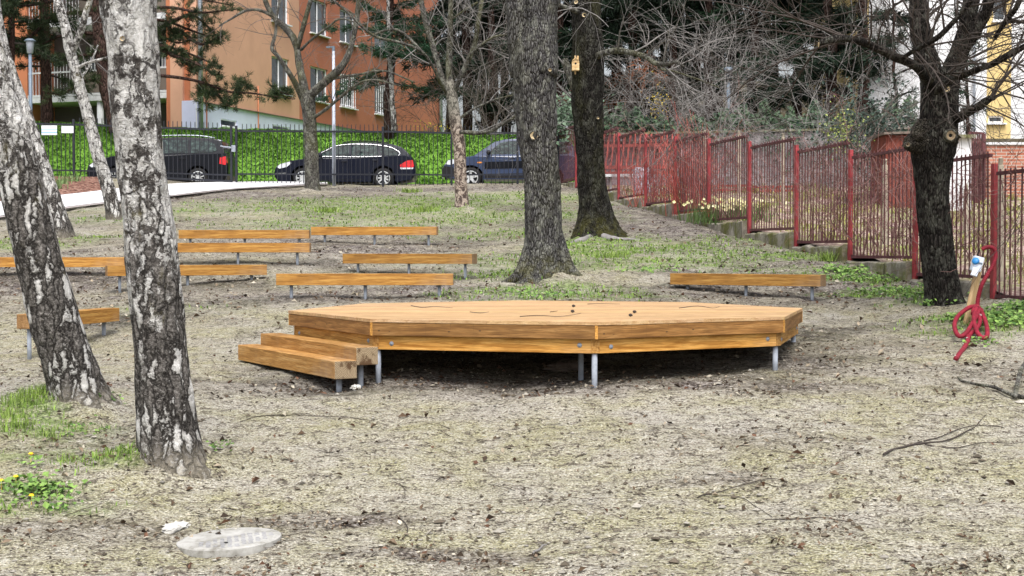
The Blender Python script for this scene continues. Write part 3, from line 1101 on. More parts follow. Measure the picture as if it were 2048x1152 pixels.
BG = 'low beam benches on the slope'
BENCHES = [
    ('low orange beam bench standing directly behind the stage, nearest to it', (552, 547.5, 19.9), (906, 547.5, 19.9), (-.42, 0, .42)),
    ('low beam bench left of the biggest grey trunk, its dark end turned to view', (685, 507.5, 23.4), (944, 507.5, 22.6), (-.4, .0, .43)),
    ('rear beam bench on the grassy slope whose right end is greyish', (622, 453.5, 27.9), (873, 453.5, 27.6), (-.4, 0, .43)),
    ('beam bench in the back row, just left of the rear bench with the greyish end', (357, 460, 26.8), (618, 460, 26.8), (-.42, 0, .42)),
    ('beam bench emerging from behind the front birch, in the second row from the back', (328, 485.5, 24.0), (619, 486, 24.0), (-.42, 0, .41)),
    ('beam bench half hidden behind the front birch trunk, pale left end showing', (215, 530, 21.4), (534, 530.5, 22.4), (-.42, 0, .41)),
    ('long beam bench partly hidden behind the leaning birch at the left edge', (-62, 514, 23.0), (248, 515, 23.0), (-.42, 0, .42)),
    ('beam bench turned end-on behind the leaning birch, pale square end facing out', (68, 627, 15.6), (239, 617.5, 17.4), (-.46, .0, .4)),
    ('beam bench standing alone at the right, between the stage and the red fence', (1340, 546, 20.6), (1641, 550.5, 19.4), (-.4, 0, .43)),
]
for (lab, a, b, fr) in BENCHES:
    beam_thing('beam_bench', lab, 'bench', BG, P(*a), P(*b), .21, .157, M['bench'], fr)
# ------------------------------------------------------------------ black park fence
posts = [(-75, 352, 45.0), (148, 356, 45.0), (310, 362, 45.0), (463, 368, 45.0), (473, 368, 45.0), (766, 373, 45.0), (903, 371, 45.1), (1035, 370, 45.2), (1116, 371, 45.4)]
bf = thing('park_fence', 'black iron bar fence with spiked tops in front of the parked cars', 'fence', (posts[4][0] * .0 - 3., 45.0, float(G(-3, 45))))
ptop = {}
railpx = {-75: 245, 148: 249, 310: 254, 463: 260.5, 473: 262, 766: 263.5, 903: 266, 1035: 266, 1116: 266}
for i, (px, py, Y) in enumerate(posts):
    if i == 2:
        continue
    b_ = P(px, py, Y)
    zt = P(px, railpx[px], Y)[2]
    w = .07 if px != 903 else .06
    mb = MB().box((b_[0], Y, (b_[2] - .25 + zt + .16) / 2), (w, w, zt + .16 - b_[2] + .25))
    obj('post', mb, M['black_iron'], bf, True, bevel=.004)


def bar_bay(px0, px1, Y0, Y1, rt0, rt1, lo0, lo1, sub, spikes):
    a, b = P(px0, rt0, Y0), P(px1, rt1, Y1)
    c, d = P(px0, lo0, Y0), P(px1, lo1, Y1)
    mb = MB()
    n = max(2, int(round(np.linalg.norm(b - a) / .1345)))
    mb.beam(a, b, .04, .055)
    mb.beam(c, d, .04, .045)
    for i in range(1, n):
        u = i / n
        t_, l_ = a * (1 - u) + b * u, c * (1 - u) + d * u
        z0, z1 = l_[2] - sub, t_[2] + (.20 if spikes else .02)
        mb.box((t_[0], t_[1] - .002, (z0 + z1) / 2), (.02, .02, z1 - z0))
        if spikes:
            mb.tube([(t_[0], t_[1], z1), (t_[0], t_[1], z1 + .03)], [.011, .002], 4)
    return obj('bar_panel', mb, M['black_iron'], bf, True)


LOW = {-75: 338, 148: 341, 463: 352, 473: 353, 766: 348.5, 903: 350, 1035: 348, 1116: 347}
bar_bay(-75, 148, 45, 45, 245, 249, 338, 341, .22, False)
g1 = bar_bay(151, 461, 45, 45, 249, 260.5, 341, 350, .2, True)
g1.name = 'gate_panel'
gm = MB().beam(P(200, 350, 44.98), P(461, 362.5, 44.98), .05, .06)
obj('gate_rail', gm, M['black_iron'], bf, True)
bar_bay(476, 764, 45, 45, 262, 263.5, 348, 349, .32, True)
gm = MB().beam(P(476, 366, 44.98), P(590, 369, 44.98), .05, .06)
obj('lower_rail', gm, M['black_iron'], bf, True)
bar_bay(768, 902, 45, 45.1, 263, 266, 348.5, 350, .34, True)
bar_bay(905, 1034, 45.1, 45.2, 266, 266, 350, 348, .34, True)
bar_bay(1037, 1115, 45.2, 45.4, 266, 266, 348, 348, .34, True)
lk = MB().box(P(467, 297, 44.93), (.12, .05, .2)).beam(P(447, 294, 44.9), P(462, 295, 44.9), .03, .05)
lk.tube([P(441, 292, 44.88), P(452, 294, 44.88), P(460, 294, 44.9)], .02, 8)
obj('gate_latch', lk, M['galv'], bf, True)
for (px0, px1, py0, py1, lab) in ((83, 114, 251, 270, 'larger white and blue notice sheet tied to the black fence at the left'), (123, 147, 252, 266, 'smaller white notice sheet tied to the black fence beside the fence post')):
    a, b = P(px0, py0, 44.94), P(px1, py1, 44.94)
    mb = MB().box((0, 0, 0), (b[0] - a[0], .012, a[2] - b[2]))
    for sx in (-1, 1):
        mb.tube([(sx * (b[0] - a[0]) * .46, -.008, (a[2] - b[2]) * .44), (sx * (b[0] - a[0]) * .46, .05, (a[2] - b[2]) * .46)], .008, 6)
    o = obj('notice_sheet', mb, M['notice'] if px0 < 100 else M['paper'], None, loc=tuple((a + b) / 2))
    tag(o, lab, 'notice', 'notices on the black fence')

# ------------------------------------------------------------------ red stepped fence on its concrete plinth
u_of = lambda px: (px - 1024) / F
ypost = [FA / (u_of(px) + FB) for px in (1115, 1152, 1192, 1237, 1291, 1350, 1417, 1498, 1592, 1700, 1830, 1987)]
ypost += [ypost[-1] - 2.35, ypost[-1] - 4.7]
rf = thing('red_fence', 'red and rusty stepped bar fence on a mossy concrete plinth at the right', 'fence', (fx(28), 28, float(G(fx(28), 28))))
ZTOP = {8: 1.95}
for i in range(len(ypost) - 1):
    Y0, Y1 = ypost[i], ypost[i + 1]
    ztop = HC + 1.95 - .243 * (i - 7)
    zbot = ztop - 1.57
    a = np.array([fx(Y0), Y0])
    b = np.array([fx(Y1), Y1])
    d = (b - a) / np.linalg.norm(b - a)
    a2, b2 = a + d * .09, b - d * .09
    mb = MB()
    mb.beam((a2[0], a2[1], ztop), (b2[0], b2[1], ztop), .045, .045)
    mb.beam((a2[0], a2[1], zbot), (b2[0], b2[1], zbot), .045, .045)
    n = 17
    for k in range(n):
        q = a2 + (b2 - a2) * (k + .5) / n
        jt = rng.normal(0, .006, 2)
        mb.beam((q[0], q[1], zbot + .02), (q[0] + jt[0], q[1] + jt[1], ztop + .055), .018, .018)
    obj('bar_panel', mb, M['rust_iron'], rf, True)
    # post, paired channels
    pt = ztop + .13 + (.0 if i else .1)
    g0 = float(G(*a)) - .2
    mb = MB().box((a[0], a[1], (g0 + pt) / 2), (.085, .055, pt - g0), np.array([[d[0], -d[1], 0], [d[1], d[0], 0], [0, 0, 1]]))
    mb.box((a[0] - .012, a[1] - .035, (g0 + pt) / 2 - .03), (.05, .03, pt - g0 - .06), np.array([[d[0], -d[1], 0], [d[1], d[0], 0], [0, 0, 1]]))
    obj('post', mb, M['red_iron'], rf, True, bevel=.004)
    # plinth block, top roughened
    a3, b3 = a + d * .065, b - d * .065
    zl = min(float(G(*a)), float(G(*b))) - .3
    zt = zbot - .07
    nl = 14
    vv, ff = [], []
    nr = np.array([d[1], -d[0]])
    for k in range(nl):
        q = a3 + (b3 - a3) * k / (nl - 1)
        w0 = .11 + rng.normal(0, .006)
        top = zt + rng.normal(0, .012)
        for (s, z) in ((-w0, zl), (-w0, (zl + top) / 2), (-w0, top - .02), (-w0 + .02, top), (w0 - .02, top), (w0, top - .02), (w0, zl)):
            vv.append((q[0] + nr[0] * s, q[1] + nr[1] * s, z))
    for k in range(nl - 1):
        for j in range(6):
            ff.append((k * 7 + j, k * 7 + j + 1, k * 7 + j + 8, k * 7 + j + 7))
    ff += [tuple(range(7)), tuple(range((nl - 1) * 7, nl * 7))[::-1]]
    obj('plinth', MB().add(vv, ff), M['mossconc'], rf, True)


# ------------------------------------------------------------------ parked cars
def smooth_poly(pts, n):
    p = np.array(pts + [pts[0]], float)
    return crv(p, n)[:-1]


def side_body(mb, out, hw, edge, mi=0, shrink=None):
    """extrude a side outline (x,z) to both sides with rolled edges"""
    out = np.array(out, float)
    n = len(out)
    c_ = out.mean(0)
    sh = np.ones(n) if shrink is None else np.array(shrink)
    layers = []
    for (y, e) in ((-hw, 1.), (-hw + edge * .3, .45), (-hw + edge, 0.), (hw - edge, 0.), (hw - edge * .3, .45), (hw, 1.)):
        q = out.copy()
        dv = out - c_
        ln = np.linalg.norm(dv, axis=1)[:, None]
        q = q - dv / ln * (edge * e) * sh[:, None]
        layers.append(np.stack([q[:, 0], np.full(n, y), q[:, 1]], 1))
    v = np.concatenate(layers)
    f = []
    for l in range(5):
        for i in range(n):
            j = (i + 1) % n
            f.append((l * n + i, (l + 1) * n + i, (l + 1) * n + j, l * n + j))
    f += [tuple(range(n)), tuple(range(5 * n, 6 * n))[::-1]]
    mb.add(v, f, mi)


def make_car(spec, label, x_front, Yside, zroad):
    s = spec
    L, hw = s['L'], s['W'] / 2
    root = thing('parked_car', label, 'car', (x_front + L / 2, Yside + hw, zroad), 0, 'cars parked along the road')
    r, wf, wr = s['r'], s['wf'], s['wr']
    ar = r + .065

    def arch(xc):
        return [(xc + ar * math.cos(a_), r + .01 + ar * math.sin(a_)) for a_ in np.linspace(math.pi + .25, -.25, 15)]
    zb = s['zb']
    low = list(s['low'])                       # from the front bottom, over the bonnet, belt, to the rear bottom
    bottom = [(wr + ar + .02, zb)] + arch(wr)[::-1] + [(wr - ar - .02, zb), (wf + ar + .02, zb)] + arch(wf)[::-1] + [(wf - ar - .02, zb)]
    out = low + bottom
    shrink = [1.] * len(low) + [0.] * len(bottom)
    mb = MB()
    side_body(mb, out, hw, .07, 0, shrink)
    obj('body', mb, s['paint'], root, smooth=False)
    # greenhouse with tumblehome
    gh = np.array(s['gh'], float)
    zb0, zt = gh[:, 1].min(), gh[:, 1].max()

    def yw(z):
        u = np.clip((z - zb0) / (zt - zb0), 0, 1)
        return hw - .06 - .17 * u ** 1.2
    n = len(gh)
    v, f = [], []
    for sgn in (-1, 1):
        for (x, z) in gh:
            v.append((x, sgn * yw(z), z))
    roofdrop = []
    for i in range(n):
        j = (i + 1) % n
        f.append((i, n + i, n + j, j))
    f += [tuple(range(n)), tuple(range(n, 2 * n))[::-1]]
    obj('cabin', MB().add(v, f), s['paint'], root, bevel=.03)

    def pane(name, poly, m_, parent, off=.006):
        p = np.array(poly)
        for sgn in (-1, 1):
            y0 = np.array([sgn * (yw(z) + off) for x, z in p])
            y1 = np.array([sgn * (yw(z) - .02) for x, z in p])
            k = len(p)
            vv = np.concatenate([np.stack([p[:, 0], y0, p[:, 1]], 1), np.stack([p[:, 0], y1, p[:, 1]], 1)])
            ff = [tuple(range(k)), tuple(range(k, 2 * k))[::-1]] + [(i, (i + 1) % k, k + (i + 1) % k, k + i) for i in range(k)]
            obj(name, MB().add(vv, ff), m_, parent)
    for poly in s['panes']:
        pane('side_window', poly, M['carglass'], root)
    if s.get('chrome'):
        p = crv(np.array(s['chrome'] + [s['chrome'][0]]), 60)
        for sgn in (-1, 1):
            obj('window_trim', MB().tube([(x, sgn * (yw(z) + .012), z) for x, z in p], .013, 6, cap=False), M['chrome'], root, smooth=True)
    # windscreens
    for nm, (x0, z0, x1, z1) in (('windscreen', s['ws']), ('rear_window', s['rw'])):
        mb = MB()
        dx, dz = x1 - x0, z1 - z0
        ln = math.hypot(dx, dz)
        nx, nz = -dz / ln * .012, dx / ln * .012
        if nm == 'rear_window':
            nx, nz = -nx, -nz
        a0, a1 = yw(z0) - .06, yw(z1) - .05
        vv = [(x0 + nx, -a0, z0 + nz), (x0 + nx, a0, z0 + nz), (x1 + nx, a1, z1 + nz), (x1 + nx, -a1, z1 + nz)]
        vv += [(x - nx * 1.2, y, z - nz * 1.2) for x, y, z in vv]
        mb.add(vv, [(0, 1, 2, 3), (7, 6, 5, 4), (0, 4, 5, 1), (1, 5, 6, 2), (2, 6, 7, 3), (3, 7, 4, 0)])
        obj(nm, mb, M['carglass'], root)
    # wheels
    for xc in (wf, wr):
        for sgn in (-1, 1):
            Mx = Matrix.Translation((xc, sgn * (hw - .125), r)) @ Matrix.Rotation(rad(90) * (1 if sgn < 0 else -1), 4, 'X')
            ty = MB()
            rr = r * .68
            ty.lathe([(rr, .09), (r * .9, .105), (r, .07), (r, -.07), (r * .9, -.105), (rr, -.09)], 28, M=Mx)
            w_ = obj('wheel', ty, M['rubber'], root, smooth=True)
            rm = MB()
            rm.lathe([(rr, .092), (rr * .9, .095), (rr * .86, .04)], 28, M=Mx)
            rm.lathe([(0, .075), (rr * .2, .075), (rr * .22, .05)], 16, M=Mx)
            for k in range(s['spokes']):
                a_ = 2 * math.pi * k / s['spokes'] + .3
                q0 = np.array([math.cos(a_), math.sin(a_), 0]) * rr * .15
                q1 = np.array([math.cos(a_ + .05), math.sin(a_ + .05), 0]) * rr * .93
                q0[2], q1[2] = .062, .07
                sub = MB().beam(q0, q1, s['sw'], .022)
                R4 = np.array(Mx)
                rm.add(np.concatenate(sub.v) @ R4[:3, :3].T + R4[:3, 3], sub.f[0])
            obj('rim', rm, M['alloy'], w_)
            bk = MB().lathe([(0, .012), (rr * .97, .012)], 24, M=Mx)
            obj('brake_disc', bk, M['trim'], w_)
            ab = MB().lathe([(0, -.0), (ar - .005, -.0), (ar - .005, .08)], 28, M=Matrix.Translation((xc, sgn * (hw - .25), r + .01)) @ Matrix.Rotation(rad(90) * (1 if sgn < 0 else -1), 4, 'X'))
            obj('wheel_arch', ab, M['rubber'], root)

    def side_patch(name, poly, m_, th=.012):
        p = np.array(poly)
        k = len(p)
        for sgn in (-1, 1):
            vv = np.concatenate([np.stack([p[:, 0], np.full(k, sgn * (hw + th)), p[:, 1]], 1), np.stack([p[:, 0], np.full(k, sgn * (hw - .12)), p[:, 1]], 1)])
            obj(name, MB().add(vv, [tuple(range(k)), tuple(range(k, 2 * k))[::-1]] + [(i, (i + 1) % k, k + (i + 1) % k, k + i) for i in range(k)]), m_, root)
    for nm, poly, m_ in s['patches']:
        side_patch(nm, poly, m_)
    for xh, zh in s['handles']:
        for sgn in (-1, 1):
            obj('door_handle', MB().box((xh, sgn * (hw + .016), zh), (.2, .03, .028)), s.get('hmat', s['paint']), root, bevel=.008)
    mb = MB()
    for (x0, z0, x1, z1) in s['seams']:
        for sgn in (-1, 1):
            mb.beam((x0, sgn * hw, z0), (x1, sgn * hw, z1), .008, .01)
    obj('door_seam', mb, M['rubber'], root)
    for sgn in (-1, 1):
        mx, mz = s['mirror']
        mb = MB().sphere((mx, sgn * (hw + .08), mz), (.075, .1, .085), 12, 8)
        mb.tube([(mx + .03, sgn * (hw - .06), mz - .06), (mx, sgn * (hw + .05), mz - .03)], .02, 6)
        obj('wing_mirror', mb, s.get('mirmat', s['paint']), root, smooth=True)
    mb = MB().box((-L / 2 - .0, 0, .42), (.02, .52, .115))
    obj('number_plate', mb, M['plate'], root)
    if s.get('rails'):
        for sgn in (-1, 1):
            q = crv(np.array(s['rails']), 20)
            obj('roof_rail', MB().tube([(x, sgn * (yw(z) - .07), z) for x, z in q], .018, 6), s.get('railmat', M['chrome']), root, smooth=True)
    return root


wagon = dict(L=4.56, W=1.78, r=.325, wf=-1.36, wr=1.24, zb=.2, paint=M['navy'], spokes=9, sw=.05,
             low=[(-2.16, .22), (-2.27, .36), (-2.28, .52), (-2.24, .66), (-2.08, .78), (-1.7, .89), (-1.1, .98), (0, 1.0), (1.2, 1.03), (1.95, 1.06), (2.16, 1.0), (2.24, .8), (2.28, .6), (2.27, .42), (2.16, .26)],
             gh=[(-1.2, .95), (-.85, 1.15), (-.42, 1.36), (0., 1.46), (.5, 1.495), (1., 1.48), (1.5, 1.43), (1.82, 1.33), (2.05, 1.12), (2.12, .98)],
             panes=[[(-.86, 1.03), (-.62, 1.17), (-.32, 1.32), (.0, 1.385), (.12, 1.39), (.12, 1.03)], [(.2, 1.03), (.2, 1.39), (.75, 1.385), (1.0, 1.36), (1.12, 1.05)], [(1.2, 1.05), (1.08, 1.35), (1.4, 1.3), (1.68, 1.17), (1.7, 1.09), (1.62, 1.055)]],
             chrome=[(-1., 1.02), (-.62, 1.21), (-.3, 1.36), (.2, 1.42), (.9, 1.405), (1.42, 1.33), (1.74, 1.17), (1.74, 1.06), (1.55, 1.03), (.4, 1.01)],
             ws=(-1.14, .99, -.4, 1.37), rw=(2.1, 1.04, 1.86, 1.3), mirror=(-.78, 1.05),
             patches=[('headlight', [(-2.2, .68), (-2.06, .77), (-1.76, .85), (-1.72, .8), (-1.86, .68), (-2.1, .62)], M['clearlens']),
                      ('taillight', [(1.78, .74), (2.0, .88), (2.19, .9), (2.24, .7), (2.2, .66), (1.8, .66)], M['redlens']),
                      ('rear_reflector', [(1.78, .655), (2.22, .655), (2.2, .61), (1.82, .6)], M['clearlens']),
                      ('bumper_strip', [(-2.26, .47), (-1.9, .49), (-1.9, .46), (-2.26, .44)], M['chrome'])],
             handles=[(-.02, .86), (.98, .89)], seams=[(-.95, .3, -.98, .98), (.16, .25, .16, 1.0), (.98, .62, 1.1, 1.02), (-.95, .28, .6, .28)],
             rails=[(-.1, 1.47), (.2, 1.52), (.9, 1.52), (1.4, 1.47)], railmat=M['trim'])
van = dict(L=4.6, W=1.84, r=.325, wf=-1.38, wr=1.3, zb=.2, paint=M['blackpaint'], spokes=10, sw=.035,
           low=[(-2.16, .22), (-2.28, .36), (-2.3, .55), (-2.24, .74), (-2.0, .9), (-1.5, 1.02), (-1.05, 1.08), (0, 1.08), (1.2, 1.1), (2.12, 1.12), (2.22, 1.0), (2.26, .8), (2.28, .6), (2.27, .42), (2.16, .26)],
           gh=[(-1.4, 1.03), (-.95, 1.28), (-.5, 1.52), (0., 1.62), (.6, 1.66), (1.3, 1.64), (1.8, 1.6), (2.0, 1.54), (2.12, 1.3), (2.18, 1.04)],
           panes=[[(-.98, 1.13), (-.75, 1.28), (-.45, 1.45), (-.1, 1.54), (.02, 1.55), (.02, 1.12)], [(.1, 1.12), (.1, 1.55), (.95, 1.55), (.95, 1.13)], [(1.05, 1.13), (1.05, 1.55), (1.6, 1.53), (1.82, 1.43), (1.9, 1.22), (1.75, 1.15)]],
           ws=(-1.34, 1.07, -.48, 1.53), rw=(2.15, 1.14, 2.03, 1.5), mirror=(-.9, 1.14),
           patches=[('headlight', [(-2.2, .72), (-2.0, .86), (-1.68, .95), (-1.66, .9), (-1.8, .75), (-2.1, .66)], M['clearlens']),
                    ('taillight', [(2.0, .78), (2.02, .98), (2.22, 1.02), (2.26, .82), (2.2, .74)], M['redlens']),
                    ('sill_trim', [(-.85, .31), (.75, .31), (.75, .285), (-.85, .285)], M['chrome'])],
           handles=[(-.12, .93), (.82, .95)], seams=[(-1., .3, -1.02, 1.06), (.06, .25, .06, 1.08), (1.0, .62, 1.0, 1.1), (-.95, .56, .85, .58)],
           rails=[(-.3, 1.6), (.1, 1.7), (1.2, 1.71), (1.8, 1.63)], railmat=M['zinc'])
suv = dict(L=4.44, W=1.78, r=.36, wf=-1.3, wr=1.28, zb=.3, paint=M['bluegrey'], spokes=5, sw=.09,
           low=[(-2.08, .36), (-2.2, .5), (-2.22, .64), (-2.16, .78), (-2.06, .92), (-1.8, 1.02), (-1.2, 1.12), (0, 1.14), (1.2, 1.14), (2.0, 1.14), (2.16, 1.05), (2.2, .8), (2.22, .6), (2.2, .5), (2.08, .36)],
           gh=[(-1.25, 1.08), (-.9, 1.34), (-.55, 1.6), (-.2, 1.7), (.4, 1.74), (1.2, 1.73), (1.75, 1.7), (1.95, 1.64), (2.05, 1.35), (2.1, 1.08)],
           panes=[[(-.75, 1.18), (-.52, 1.42), (-.32, 1.58), (-.1, 1.63), (.2, 1.64), (.2, 1.18)], [(.3, 1.18), (.3, 1.64), (1.05, 1.64), (1.1, 1.18)], [(1.2, 1.18), (1.18, 1.63), (1.8, 1.6), (1.85, 1.2)]],
           ws=(-1.2, 1.11, -.52, 1.61), rw=(2.08, 1.18, 1.97, 1.58), mirror=(-.72, 1.22), mirmat=M['trim'],
           patches=[('headlight', [(-2.12, .82), (-2.02, .96), (-1.8, 1.0), (-1.76, .9), (-1.9, .8)], M['clearlens']),
                    ('front_bumper', [(-2.2, .38), (-2.235, .62), (-2.15, .76), (-1.86, .72), (-1.72, .4)], M['trim']),
                    ('door_moulding', [(-.85, .9), (.85, .95), (.85, .7), (-.85, .66)], M['blackpaint']),
                    ('sill_trim', [(-.85, .44), (.82, .44), (.82, .34), (-.85, .34)], M['trim']),
                    ('indicator', [(-1.08, .9), (-.94, .905), (-.94, .86), (-1.08, .855)], M['orangelens']),
                    ('taillight', [(2.06, .9), (2.08, 1.3), (2.16, 1.2), (2.18, .9)], M['redlens'])],
           handles=[(.05, 1.04), (1.0, 1.05)], seams=[(-.88, .4, -.9, 1.12), (.25, .36, .25, 1.14), (.98, .8, 1.12, 1.13)],
           rails=[(-.1, 1.72), (.2, 1.8), (1.4, 1.79), (1.7, 1.72)], railmat=M['trim'])
YC = 47.1
make_car(van, 'black minivan with a red tail lamp, parked behind the front birch', P(172, 350, YC)[0], YC, ROADZ + .03)
make_car(wagon, 'dark navy estate car with chrome window trim, parked behind the thin lamp pole', P(548, 350, YC)[0], YC, ROADZ + .03)
cr = make_car(suv, 'blue-grey off-road car nosing out from behind the largest grey trunk', P(884, 350, YC)[0], YC, ROADZ + .03)
cr.scale = (1.0, 1.0, .93)

# ------------------------------------------------------------------ orange apartment house
C0 = np.array([(395 - 1024) / F * 54.6, 54.6])
dR = unit(np.array([.35, 1.0]))
dL = np.array([-dR[1], dR[0]])
BASE = HC + 3.2
TOPB = HC + 16.5
house = thing('apartment_house', 'orange rendered apartment house with balconies on the bank above the road', 'building', (C0[0], C0[1], BASE))


def spx(px):
    u = (px - 1024) / F
    # intersection of the viewing ray with the right facade
    # C0 + dR*s = (u*Y, Y)
    s = (u * C0[1] - C0[0]) / (dR[0] - u * dR[1])
    return s


def lpx(px):
    u = (px - 1024) / F
    return (u * C0[1] - C0[0]) / (dL[0] - u * dL[1])


def wall_holes(mb, O, d, nrm, s0, s1, z0, z1, holes, depth=.16, mi=0):
    us = sorted(set([s0, s1] + [h[0] for h in holes] + [h[1] for h in holes]))
    zs = sorted(set([z0, z1] + [h[2] for h in holes] + [h[3] for h in holes]))

    def pt(s, z, o=0):
        q = O + d * s - nrm * o
        return (q[0], q[1], z)
    for i in range(len(us) - 1):
        for j in range(len(zs) - 1):
            cu, cz = (us[i] + us[i + 1]) / 2, (zs[j] + zs[j + 1]) / 2
            if any(h[0] < cu < h[1] and h[2] < cz < h[3] for h in holes):
                continue
            mb.add([pt(us[i], zs[j]), pt(us[i + 1], zs[j]), pt(us[i + 1], zs[j + 1]), pt(us[i], zs[j + 1])], [(0, 1, 2, 3)], mi)
    for (a, b, c, e) in holes:
        q = [(a, c), (b, c), (b, e), (a, e)]
        for k in range(4):
            (s_, z_), (s2, z2) = q[k], q[(k + 1) % 4]
            mb.add([pt(s_, z_), pt(s2, z2), pt(s2, z2, depth), pt(s_, z_, depth)], [(0, 1, 2, 3)], mi)


def window(parent, O, d, nrm, a, b, c, e, depth=.14, bars=False, mull=1, frm=.06):
    def pt(s, z, o=0):
        q = O + d * s - nrm * o
        return np.array([q[0], q[1], z])
    fr = MB()
    o = depth - .03
    for (p, q) in (((a + frm / 2, c), (a + frm / 2, e)), ((b - frm / 2, c), (b - frm / 2, e))):
        fr.beam(pt(p[0], p[1], o), pt(q[0], q[1], o), .06, frm)
    fr.beam(pt(a + frm, e - frm / 2, o), pt(b - frm, e - frm / 2, o), .06, frm)
    fr.beam(pt(a + frm, c + frm / 2, o), pt(b - frm, c + frm / 2, o), .06, frm)
    for k in range(mull):
        s = a + (b - a) * (k + 1) / (mull + 1)
        fr.beam(pt(s, c + frm, o - .004), pt(s, e - frm, o - .004), .05, frm * .9)
    w = obj('window', fr, M['upvc'], parent, True)
    g = MB()
    g.add([pt(a + .02, c + .02, depth), pt(b - .02, c + .02, depth), pt(b - .02, e - .02, depth), pt(a + .02, e - .02, depth)], [(0, 1, 2, 3)])
    ch = obj('pane', g, M['glass'], w, False)
    ch.location = (0, 0, 0)
    for vv in ch.data.vertices:
        vv.co = vv.co - parent.location
    si = MB().beam(pt(a - .06, c - .03, -.03), pt(b + .06, c - .03, -.03), .22, .05)
    s_ = obj('sill', si, M['upvc'], w)
    for vv in s_.data.vertices:
        vv.co = vv.co - parent.location
    if bars:
        bm_ = MB()
        n = 8
        for k in range(n):
            s = a + (b - a) * (k + .5) / n
            bm_.beam(pt(s, c + .02, -.04), pt(s, e - .02, -.04), .022, .022)
        for z in (c + .08, e - .1):
            bm_.beam(pt(a, z, -.025), pt(b, z, -.025), .025, .03)
        k_ = obj('window_bars', bm_, M['upvc'], w)
        for vv in k_.data.vertices:
            vv.co = vv.co - parent.location


nR = np.array([dR[1], -dR[0]])
nL = np.array([-dL[1], dL[0]])
if nL[1] > 0:
    nL = -nL
LEN = spx(885)
ZPL = HC + 5.53
wins = []
for zi in range(4):
    zs_ = HC + 6.5 + 2.92 * zi
    for (p0, p1, brs) in ((545, 580, False), (622, 657, False), (681, 712, True), (750, 781, True)):
        wins.append((spx(p0), spx(p1), zs_, zs_ + (1.48 if p0 < 740 else 1.5), brs and zi == 0))
mb = MB()
# orange tone on the near half, rust on the far half (two render coats meet at the downpipe side)
smid = spx(600)
wall_holes(mb, C0, dR, nR, 0, smid, ZPL, TOPB, [w[:4] for w in wins if w[1] < smid], mi=0)
wall_holes(mb, C0, dR, nR, smid, LEN, ZPL, TOPB, [w[:4] for w in wins if w[0] > smid], mi=1)
far = C0 + dR * LEN
bl = far + dL * 14
mb.add([(far[0], far[1], BASE - 1), (bl[0], bl[1], BASE - 1), (bl[0], bl[1], TOPB), (far[0], far[1], TOPB)], [(0, 1, 2, 3)], 1)
tone = obj('wall', mb, [M['orange_wall'], stucco('terracotta_render', (.44, .17, .105), .12)], house, True)
mb = MB()
basew = [(spx(441), spx(474), HC + 4.78, HC + 5.05), (spx(545), spx(580), HC + 4.85, HC + 5.15)]
O2 = C0 + nR * .05
wall_holes(mb, O2, dR, nR, -.05, LEN, BASE - 1, ZPL, basew, depth=.12)
obj('plinth', mb, M['plinth_wall'], house, True)
mb = MB()
mb.beam((*(C0 + nR * .06), ZPL + .012), (*(C0 + nR * .06 + dR * LEN), ZPL + .012), .14, .03)
obj('plinth_capping', mb, M['panel_brown'], house, True)
for w in wins:
    window(house, C0, dR, nR, w[0], w[1], w[2], w[3], bars=w[4])
for w in basew:
    window(house, O2, dR, nR, *w, depth=.1, mull=0, frm=.04)
# left facade: strip next to the corner, then balconies
sA = lpx(335)
sB = lpx(58)
mb = MB()


def lp(s, z, o=0):
    q = C0 + dL * s - nL * o
    return np.array([q[0], q[1], z])


def quadL(mb, s0, s1, z0, z1, o=0, mi=0):
    mb.add([lp(s0, z0, o), lp(s1, z0, o), lp(s1, z1, o), lp(s0, z1, o)], [(0, 1, 2, 3)], mi)


quadL(mb, 0, .26, ZPL + .05, TOPB)
quadL(mb, .26, .58, ZPL - .1, TOPB, .10, 1)
quadL(mb, .58, sA - .18, BASE - 1, TOPB, -.02)
quadL(mb, sA - .18, sA, BASE - 1, TOPB, .0, 1)
for (s_, o0, o1) in ((.26, 0, .1), (.58, .1, -.02), (sA - .18, -.02, 0)):
    mb.add([lp(s_, BASE - 1, o0), lp(s_, BASE - 1, o1), lp(s_, TOPB, o1), lp(s_, TOPB, o0)], [(0, 1, 2, 3)], 0)
mb.add([lp(sA, BASE - 1, 0), lp(sA, BASE - 1, 1.7), lp(sA, TOPB, 1.7), lp(sA, TOPB, 0)], [(0, 1, 2, 3)], 1)
quadL(mb, sB, sB + 9, BASE - 1, TOPB, .0, 1)
mb.add([lp(sB, BASE - 1, 0), lp(sB, BASE - 1, 1.7), lp(sB, TOPB, 1.7), lp(sB, TOPB, 0)], [(0, 1, 2, 3)], 1)
obj('end_wall', mb, [M['orange_wall'], M['rust_wall']], house, True)
mb = MB()
quadL(mb, -.0, .6, BASE - 1, ZPL + .05, -.06)
mb.add([lp(.6, BASE - 1, -.06), lp(.6, BASE - 1, .1), lp(.6, ZPL + .05, .1), lp(.6, ZPL + .05, -.06)], [(0, 1, 2, 3)])
mb.add([lp(.0, ZPL + .05, -.06), lp(.6, ZPL + .05, -.06), lp(.6, ZPL + .05, .12), lp(0, ZPL + .05, .12)], [(0, 1, 2, 3)])
obj('end_plinth', mb, M['plinth_wall'], house, True)
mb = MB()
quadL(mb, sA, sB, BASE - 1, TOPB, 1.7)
obj('recess_wall', mb, M['dark_wall'], house, True)
